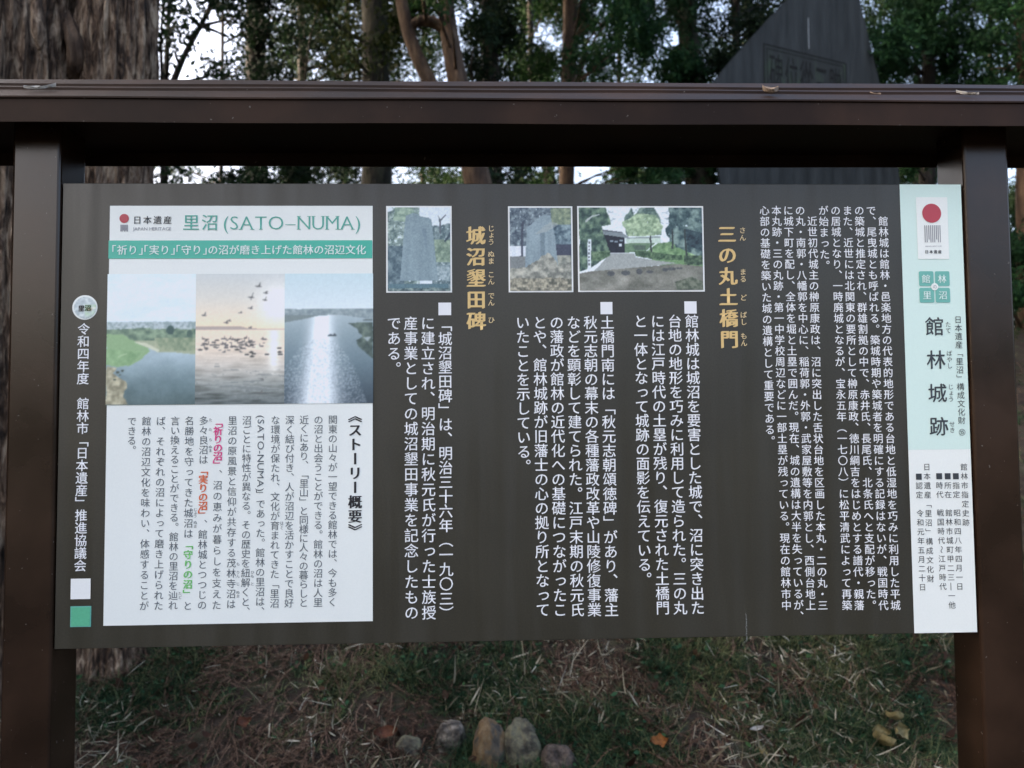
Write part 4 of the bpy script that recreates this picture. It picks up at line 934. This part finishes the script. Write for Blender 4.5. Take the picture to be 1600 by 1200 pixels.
# ------------------------------------------------------------------ the information board
def board():
    o = empty('information_board', (0, 0.04, 0), 'brown steel framed information board with dark panel of Japanese text', 'sign')
    for x0, x1 in ((-0.995, -0.902), (0.904, 0.998)):
        bm = bmesh.new(); box_bm(bm, x0, x1, -0.006, 0.09, -0.2, 2.045, 0.006, 3)
        link('post', mesh_bm('post', bm), M['post'], o, smooth=False)
    # capping roof: stepped sheet-metal profile run along the board
    prof = [(-.08, 2.012), (-.08, 2.0555), (-.0835, 2.057), (-.0835, 2.060), (-.028, 2.096), (-.028, 2.101), (-.006, 2.1135), (-.006, 2.1185), (.034, 2.1445), (.045, 2.147), (.056, 2.1445),
            (.096, 2.1185), (.096, 2.1135), (.118, 2.101), (.118, 2.096), (.1735, 2.060), (.1735, 2.057), (.17, 2.0555), (.17, 2.012), (.166, 2.012), (.166, 2.040), (-.076, 2.040), (-.076, 2.012)]
    xs = np.linspace(-1.32, 1.32, 60); bm = bmesh.new(); rings = []
    for k, x in enumerate(xs): rings.append([bm.verts.new((x, y, z + 0.0006 * math.sin(x * 9 + y * 40))) for y, z in prof])
    n = len(prof)
    for a, b in zip(rings[:-1], rings[1:]):
        for i in range(n): bm.faces.new([a[i], b[i], b[(i + 1) % n], a[(i + 1) % n]])
    bm.faces.new(rings[0][::-1]); bm.faces.new(rings[-1]); bmesh.ops.recalc_face_normals(bm, faces=bm.faces)
    link('roof', mesh_bm('roof', bm), M['roof'], o)
    # the panel
    bm = bmesh.new(); box_bm(bm, -0.8995, 0.9, 0.0, 0.022, BOARD_Z - .451, BOARD_Z + .451, 0.0008, 1)
    pn = link('panel', mesh_bm('panel', bm), M['panel'], o)
    # brackets behind the panel carry it on the posts
    for x in (-0.86, 0.86):
        for z in (1.12, 1.80):
            bm = bmesh.new(); box_bm(bm, x - .06, x + .06, .024, .03, z - .03, z + .03)
            link('bracket', mesh_bm('bracket', bm), M['post'], o)

    # --- body text on the dark panel
    small = ['　館林城は館林・邑楽地方の代表的地形である台地と低湿地を巧みに利用した平城', 'で、尾曳城とも呼ばれる。築城時期や築城者を明確にする記録はないが、戦国時代', 'の築城と推定され、群雄割拠の中で、赤井氏、長尾氏、北条氏へと支配が移った。',
             'また、近世には北関東の要所として榊原康政、徳川綱吉をはじめとする譜代・親藩', 'の居城となり、一時廃城となるが、宝永五年（一七〇八）に松平清武によって再築', 'が始まった。', '　近世初代城主の榊原康政は、沼に突出した舌状台地を区画した本丸・二の丸・三',
             'の丸・南郭・八幡郭を中心に、稲荷郭・外郭・武家屋敷等を内郭とし、西側台地上', 'に城下町を配し、全体を堀と土塁で囲んだ。現在、城の遺構は大半を失っているが、', '本丸跡・三の丸跡・第一中学校周辺などに一部土塁が残っている。現在の館林市中', '心部の基礎を築いた城の遺構として重要である。']
    t = Text(); s = Text()
    for i, c in enumerate(small):
        xt, xb = 1378.5 - 18.45 * i, 1399.6 - 18.95 * i; n = len(c) - 1; yb = 329 + (945.5 - 329) * n / 36
        t.col(c, (xt, 329), (xt + (xb - xt) * n / 36, yb), 17.2, L1, .008)
    t.build('lettering', M['w_text'], pn, 'long block of small white Japanese text on the right')
    t = Text()
    for i, c in enumerate(['館林城は城沼を要害とした城で、沼に突き出た', '台地の地形を巧みに利用して造られた。三の丸', 'には江戸時代の土塁が残り、復元された土橋門', 'と一体となって城跡の面影を伝えている。']):
        n = len(c) - 1; xt, xb = 1079.5 - 26.4 * i, 1091.5 - 27.6 * i
        t.col(c, (xt, 502), (xt + (xb - xt) * n / 20, 502 + 447.5 * n / 20), 23.4, L1, .008)
    t.bar(1069, 471, 1088.5, 490, L1); t.build('lettering', M['w_text'], pn, 'white text block below the gate photo')
    t = Text()
    for i, c in enumerate(['土橋門南には「秋元志朝頌徳碑」があり、藩主', '秋元志朝の幕末の各種藩政改革や山陵修復事業', 'などを顕彰して建てられた。江戸末期の秋元氏', 'の藩政が館林の近代化への基礎につながったこ', 'とや、館林城跡が旧藩士の心の拠り所となって', 'いたことを示している。']):
        n = len(c) - 1; xt, xb = 947.8 - 26.3 * i, 956.6 - 26.9 * i
        t.col(c, (xt, 504), (xt + (xb - xt) * n / 20, 504 + 448.5 * n / 20), 23.4, L1, .008)
    t.bar(938, 472, 957, 491, L1); t.build('lettering', M['w_text'], pn, 'white text block below the stone slab photo')
    t = Text()
    for i, (c, yb) in enumerate([('「城沼墾田碑」は、明治三十六年（一九〇三）', 958), ('に建立され、明治期に秋元氏が行った士族授', 957), ('産事業としての城沼墾田事業を記念したもの', 957), ('である。', 576)]):
        xt, xb = 695.6 - 26.6 * i, 697.3 - 27.3 * i; f = (yb - 505) / 453
        t.col(c, (xt, 507 if i == 0 else 505), (xt + (xb - xt) * f, yb), 23.6, L1, .008)
    t.bar(685, 473, 705, 492.5, L1); t.build('lettering', M['w_text'], pn, 'white text block nearest the white poster')
    t = Text(); t.col('城沼墾田碑', (743.6, 368), (744.2, 501.5), 32, L1, .014, .022); t.build('heading', M['gold'], pn, 'gold heading of five characters')
    t = Text(); t.col('三の丸土橋門', (1136.3, 366), (1138.9, 530), 31.5, L1, .014, .022); t.build('heading', M['gold'], pn, 'gold heading of six characters')
    for c, x, a, b in (('じょう', 767.3, 357, 378), ('ぬま', 767.3, 397, 408), ('こん', 767.4, 429, 440), ('でん', 767.5, 462, 473), ('ひ', 767.6, 500, 500), ('さん', 1160, 360, 371.5), ('まる', 1160.8, 425, 436), ('ど', 1161.3, 465, 465), ('ばし', 1161.6, 492, 503), ('もん', 1162, 525, 536)):
        t = Text(); t.col(c, (x, a), (x + .2, b), 11.5, L1, .012); t.build('reading_mark', M['gold2'], pn)
    t = Text(); t.col('令和四年度', (131, 514), (130, 591.5), 20, L1, .012); t.build('lettering', M['w_text'], pn, 'white date of five characters below the round emblem')
    t = Text(); t.col('館林市「日本遺産」推進協議会', (129.5, 630.5), (126.2, 883.5), 20, L1, .012); t.build('lettering', M['w_text'], pn, 'single white column at the left edge')
    # scratch at the lower edge
    t = Text(); r = np.random.default_rng(3)
    for k in range(26):
        y_ = 958 + k * 1.7; w = r.uniform(.25, .9); xx = 1165.6 + (k / 26) * 1.2 + r.normal(0, .4); t.bar(xx - w, y_, xx + w, y_ + r.uniform(.8, 2.4), L1)
    t.build('scratch', plain('scuffed_white', (.16, .17, .16), .8), pn)

    # --- sticker patches at the lower left
    sheet('blank_sticker', [(111, 904), (142, 904), (141.5, 936), (110.5, 936)], L1, M['white'], pn, 'blank white square sticker')
    gs, _ = sheet('square_sticker', [(110.5, 947), (143, 947), (142.5, 979.5), (110, 979.5)], L1, M['tile'], pn, 'green square sticker')
    sheet('sticker_field', [(112, 948.5), (141.5, 948.5), (141, 978), (111.5, 978)], L2, M['sticker'], pn)
    # round emblem
    disc('emblem_ring', 133, 480.5, 19.2, L1, M['paper'], pn)
    p = emblem_round(); x, z = bd(133, 480.5); rr = 17.2 * .00126
    d = np.hypot((p.X - 325) / 325, (p.Y - 325) / 325) < .97
    painting_mesh('emblem', p, x - rr, x + rr, z - rr, z + rr, L2, pn, d)
    t = Text(); t.put('里', bd(128, 482)[0], bd(128, 482)[1], .0125, y=L3, off=.02, heavy=.03); t.build('emblem_lettering', M['black_text'], pn)
    t = Text(); t.put('沼', bd(138.3, 481.5)[0], bd(138, 481.5)[1], .0125, y=L3, off=.02, heavy=.03); t.build('emblem_lettering', plain('olive_lettering', (.03, .08, .02)), pn)

    # --- three framed photographs
    for c, fn, lab in (([(603, 322), (705.5, 322), (706.5, 457), (604, 457.5)], photo_slab, 'photo of a tall grey stone slab on a plinth'),
                       ([(793.5, 322.5), (894.5, 322.5), (895.5, 456.5), (795, 457)], photo_stele, 'photo of a sloping-shouldered stone among trees'),
                       ([(901.5, 322.5), (1098.5, 322), (1101, 455.5), (903.5, 456.5)], photo_gate, 'photo of a wooden gate beyond a lawn and path')):
        fr, (a, b, z0, z1) = sheet('photo_frame', c, L1, M['white'], pn, lab); m = .0031
        painting_mesh('photo', fn(), a + m, b - m, z0 + m, z1 - m, L2, pn, None, 1.18, 13)['label'] = lab

    # --- the white poster
    po, _ = sheet('poster', [(171, 321), (581.5, 322.5), (583.5, 970), (163, 978)], L1, M['paper'], o, 'pale poster with teal banner and three lake photos')
    sheet('banner', [(170.4, 375.3), (581.6, 376.3), (582, 404.3), (169.9, 403.8)], L2, M['teal'], po)
    for c, fn, lab in (([(168, 428), (306.6, 428), (305.2, 633), (166.4, 634)], photo_reeds, 'photo of reed beds by a lake'),
                       ([(306.6, 428), (445.2, 428), (444.6, 631.5), (305.2, 633)], photo_birds, 'photo of waterbirds on a lake at sunset'),
                       ([(445.2, 428), (583, 428), (583.3, 629.5), (444.6, 631.5)], photo_river, 'photo of sun glitter on a broad river')):
        q = [bd(*k) for k in c]; painting_mesh('photo', fn(), (q[0][0] + q[3][0]) / 2, (q[1][0] + q[2][0]) / 2, bd(375, 631.5)[1], bd(375, 428)[1], L2, po)['label'] = lab
    t = Text(); t.row('「祈り」「実り」「守り」の沼が磨き上げた館林の沼辺文化', 175, 572.5, 391, 16.8, L3, .008, .012); t.build('banner_lettering', M['mint_text'], po)
    t = Text(); t.row('里沼', 284.5, 343, 347.8, 28, L2, .0, .009); t.latin('(SATO–NUMA)', 350, 566, 359, 22.2, L2, -.016, .022, .045); t.build('title', M['teal_text'], po, 'teal title')
    t = Text(); t.row('日本遺産', 207, 270.5, 344, 14, L2, .0, .014); t.build('lettering', M['k_text'], po)
    t = Text(); t.latin('JAPAN HERITAGE', 208, 268.5, 360.3, 5.2, L2, .0); t.build('lettering', M['grey_print'], po)
    disc('emblem_disc', 194.6, 341.6, 7.2, L2, M['red'], po)
    t = Text()
    for k in range(6): t.bar(188.7 + k * 2.0, 351.3, 190.2 + k * 2.0, 362 if k not in (2, 4) else 360.5, L2)
    t.build('emblem_bars', M['grey_print'], po)
    t = Text(); t.col('《ストーリー概要》', (555.8, 649.5), (554.3, 829), 22.5, L2, .006, .03); t.build('story_heading', M['black_text'], po)
    cols = ['関東の山々が一望できる館林では、今も多く', 'の沼と出会うことができる。館林の沼は人里', '近くにあり、「里山」と同様に人々の暮らしと', '深く結び付き、人が沼辺を活かすことで良好', 'な環境が保たれ、文化が育まれてきた「里沼', None, '沼ごとに特性が異なる。その歴史を紐解くと、', '里沼の原風景と信仰が共存する茂林寺沼は', None, None, None,
            '言い換えることができる。館林の里沼を辿れ', 'ば、それぞれの沼によって磨き上げられた', '館林の沼辺文化を味わい、体感することが', 'できる。']
    t = Text(); SZ = 15.4
    xt = lambda i: 520.7 - 22.43 * i; xb = lambda i: 519.3 - 22.57 * i
    Y0 = lambda i: 655.6 + .18 * i; Y1 = lambda i: 940.5 + .45 * i
    def seg(tx, i, s_, ya, yb, off=.0, sz=SZ, heavy=0.0):
        f = lambda y_: xt(i) + (xb(i) - xt(i)) * (y_ - 655) / 287
        tx.col(s_, (f(ya), ya), (f(yb), yb), sz, L2, off, heavy)
    for i, c in enumerate(cols):
        if c is None: continue
        yb = Y1(i)
        if i == 14: yb = Y0(i) + 15.1 * 3
        if i == 6: yb += 12
        seg(t, i, c, Y0(i), yb)
    seg(t, 5, '」であった。館林の里沼は、', 772, 955); seg(t, 8, '、沼の恵みが暮らしを支えた', 741, 945); seg(t, 9, '多々良沼は', Y0(9), 718); seg(t, 9, '、館林城とつつじの', 819, 945); seg(t, 10, '名勝地を守ってきた城沼は', Y0(10), 833.5); seg(t, 10, 'と', 946, 946.1)
    # latin set sideways in its column
    x5, zt_ = bd(xt(5) - .3, 649); _, zb_ = bd(xt(5), 769); adv = [(glyph(c)[0][:, 0].max() - glyph(c)[0][:, 0].min() + .11) for c in '(SATO-NUMA)']; kk = (zt_ - zb_) / sum(adv); zz = zt_
    for c, a in zip('(SATO-NUMA)', adv):
        V, F = glyph(c); q = V.copy(); q[:, 0] -= q[:, 0].min()
        t.parts.append((np.stack([x5 + (q[:, 1] - .36) * .0178, np.full(len(q), L2), zz - q[:, 0] * kk], 1), F)); zz -= a * kk
    t.build('lettering', M['g_text'], po, 'grey story text in vertical columns')
    for i, c, a, b in ((4, 'はぐく', 817, 825), (6, 'ひも', 894, 900), (6, 'と', 912, 912), (7, 'も', 881, 881), (7, 'りん', 894, 900), (7, 'じ', 912, 912), (7, 'ぬま', 925, 931), (9, 'た', 656, 656), (9, 'た', 671, 671), (9, 'ら', 687, 687), (9, 'ぬま', 698, 704), (10, 'じょう', 796, 806), (10, 'ぬま', 816, 822), (11, 'たど', 927, 933)):
        f = xt(i) + (xb(i) - xt(i)) * (a - 655) / 287 + 10.6; t = Text(); t.col(c, (f, a), (f, b), 6.0, L2, .0); t.build('reading_mark', M['g_text'], po)
    t = Text(); seg(t, 8, '「祈りの沼」', 660, 726, .018, 15.2, .02); t.build('pink_phrase', M['pink'], po)
    t = Text(); seg(t, 9, '「実りの沼」', 735, 804, .018, 15.2, .02); t.build('orange_phrase', M['orange'], po)
    t = Text(); seg(t, 10, '「守りの沼」', 851, 928, .018, 15.2, .02); t.build('green_phrase', M['green'], po)

    # --- the title strip at the right edge
    xe = 0.8996
    def strip(name, py0, py1, mat, lab):
        z1, z0 = (BOARD_Z + .4505 if py0 is None else bd(1450, py0)[1]), (BOARD_Z - .4505 if py1 is None else bd(1460, py1)[1]); a = (bd(1404.3, 288)[0] + bd(1429, 988)[0]) / 2
        bm = bmesh.new(); bm.faces.new([bm.verts.new(q) for q in ((a, L1, z0), (xe, L1, z0), (xe, L1, z1), (a, L1, z1))]); x = link(name, mesh_bm(name, bm), mat, o); x['label'] = lab; return x
    ts = strip('title_strip', None, 702.5, M['mint'], 'pale mint strip with large black title characters'); ds = strip('data_strip', 702.5, None, M['paper'], 'white strip with small black listing text')
    sheet('emblem_field', [(1430, 308.5), (1479.5, 308.5), (1482.3, 405), (1434, 405)], L2, M['paper'], ts)
    disc('emblem_disc', 1454.7, 333.6, 15.6, L3, M['red'], ts)
    t = Text()
    for k in range(9): t.bar(1443.2 + k * 2.95, 352.3, 1445.5 + k * 2.95, 379 if k not in (2, 6) else 374.5, L3)
    t.latin('JAPAN HERITAGE', 1444.6, 1470.5, 386, 2.0, L3); t.build('emblem_bars', M['grey_print'], ts)
    t = Text(); t.row('日本遺産', 1443.6, 1470.8, 393.8, 6.3, L3, .004, .015); t.build('lettering', M['k_text'], ts)
    for c in ([(1434.8, 424), (1457.6, 424), (1458.4, 447), (1435.6, 447)], [(1460, 424), (1482.6, 424), (1483.3, 447), (1460.6, 447)], [(1435.7, 450), (1458.6, 450), (1459.3, 473), (1436.4, 473)], [(1460.8, 450), (1483.5, 450), (1484.2, 473), (1461.5, 473)]):
        sheet('tile', c, L2, M['tile'], ts, None, .003)
    disc('tile_centre', 1459.4, 448.3, 5.9, L3, M['paper'], ts)
    t = Text()
    for c, x, y_ in (('館', 1446, 436), ('林', 1471, 436), ('里', 1447.6, 461.5), ('沼', 1472.3, 461.5)): a, b = bd(x, y_); t.put(c, a, b, .0182, y=L3, off=.0, heavy=.012)
    t.build('tile_lettering', M['mint_text'], ts)
    t = Text(); a, b = bd(1459.4, 448.3); t.put('の', a, b, .0095, y=L4); t.build('tile_lettering', M['grey_print'], ts)
    for k, ch in enumerate('館林城跡'): t = Text(); f = 2.23 * k; t.col(ch, (1459.6 + f, 510 + 52 * k), (1459.6 + f, 510.1 + 52 * k), 33, L2, .012); t.build('title_character', M['k_text'], ts)
    t = Text()
    for c, x, a, b in (('たて', 1480.8, 507, 516.5), ('ばやし', 1482.8, 552, 571.5), ('じょう', 1485, 604.5, 623.5), ('せき', 1487, 662.5, 672)): t.col(c, (x, a), (x + .2, b), 10, L2, .0)
    t.col('日本遺産「里沼」構成文化財', (1496.4, 499.5), (1501.9, 656.8), 13.2, L2, .0); a, b = bd(1502.6, 675); t.put('⑮', a, b, .0158, y=L2)
    t.build('lettering', M['k_text'], ts)
    t = Text()
    for c, a, b in (('館林市指定史跡', (1505.8, 729.5), (1508.3, 816)), ('　指定　昭和四八年四月一日', (1492.8, 744), (1498.8, 916)), ('　所在　館林市城町甲二三―一他', (1479.8, 744), (1486.9, 945)), ('　時代　戦国時代～江戸時代', (1466.6, 744), (1472.8, 916)), ('日本遺産「里沼」構成文化財', (1447.8, 729.5), (1453, 904)), ('　認定　令和元年五月二十日', (1434.8, 744.5), (1441, 917))): t.col(c, a, b, 12.4, L2, .0)
    for x, y_ in ((1492.8, 744), (1480, 744), (1466.8, 744), (1435, 744.7)): t.bar(x - 4.7, y_ - 4.7, x + 4.7, y_ + 4.7, L2)
    t.build('lettering', M['k_text'], ds)
board()
bpy.data.objects.remove(_fo); bpy.data.curves.remove(_fc)

# ------------------------------------------------------------------ leaves and debris lying on the roof of the board
def roof_z(y): return 2.060 + (y + .0835) * .651
for px, py, yy, L, W, yaw, curl, mt, lab in (
    (62, 147, -.045, .055, .009, .25, .3, 'pale_leaf_skin', 'whitish sliver of leaf on the roof above the left post'),
    (1204, 147, -.05, .030, .018, 2.9, 1.0, 'tan_leaf_skin', 'curled tan leaf on the roof in front of the monument'),
    (1512, 152, -.05, .040, .006, -.35, .3, 'pale_leaf_skin', 'narrow pale leaf on the roof above the right post'),
    (1368, 151, -.05, .020, .004, -.6, .3, 'tan_leaf_skin', 'tiny thin leaf on the roof between the tan and narrow pale leaves')):
    p = at(px, py, yy); V, F = broad_leaf((0, 0, 0), L, W, yaw, 0, curl, 0, px)
    V[:, 2] += V[:, 1] * .651 + .0045; V = V + np.array([p[0], yy, roof_z(yy)])
    tag(link('fallen_leaf', mesh_np('fallen_leaf', V, F), leafm[mt], smooth=True), lab, 'leaf', 'dry leaves lying on the board roof')
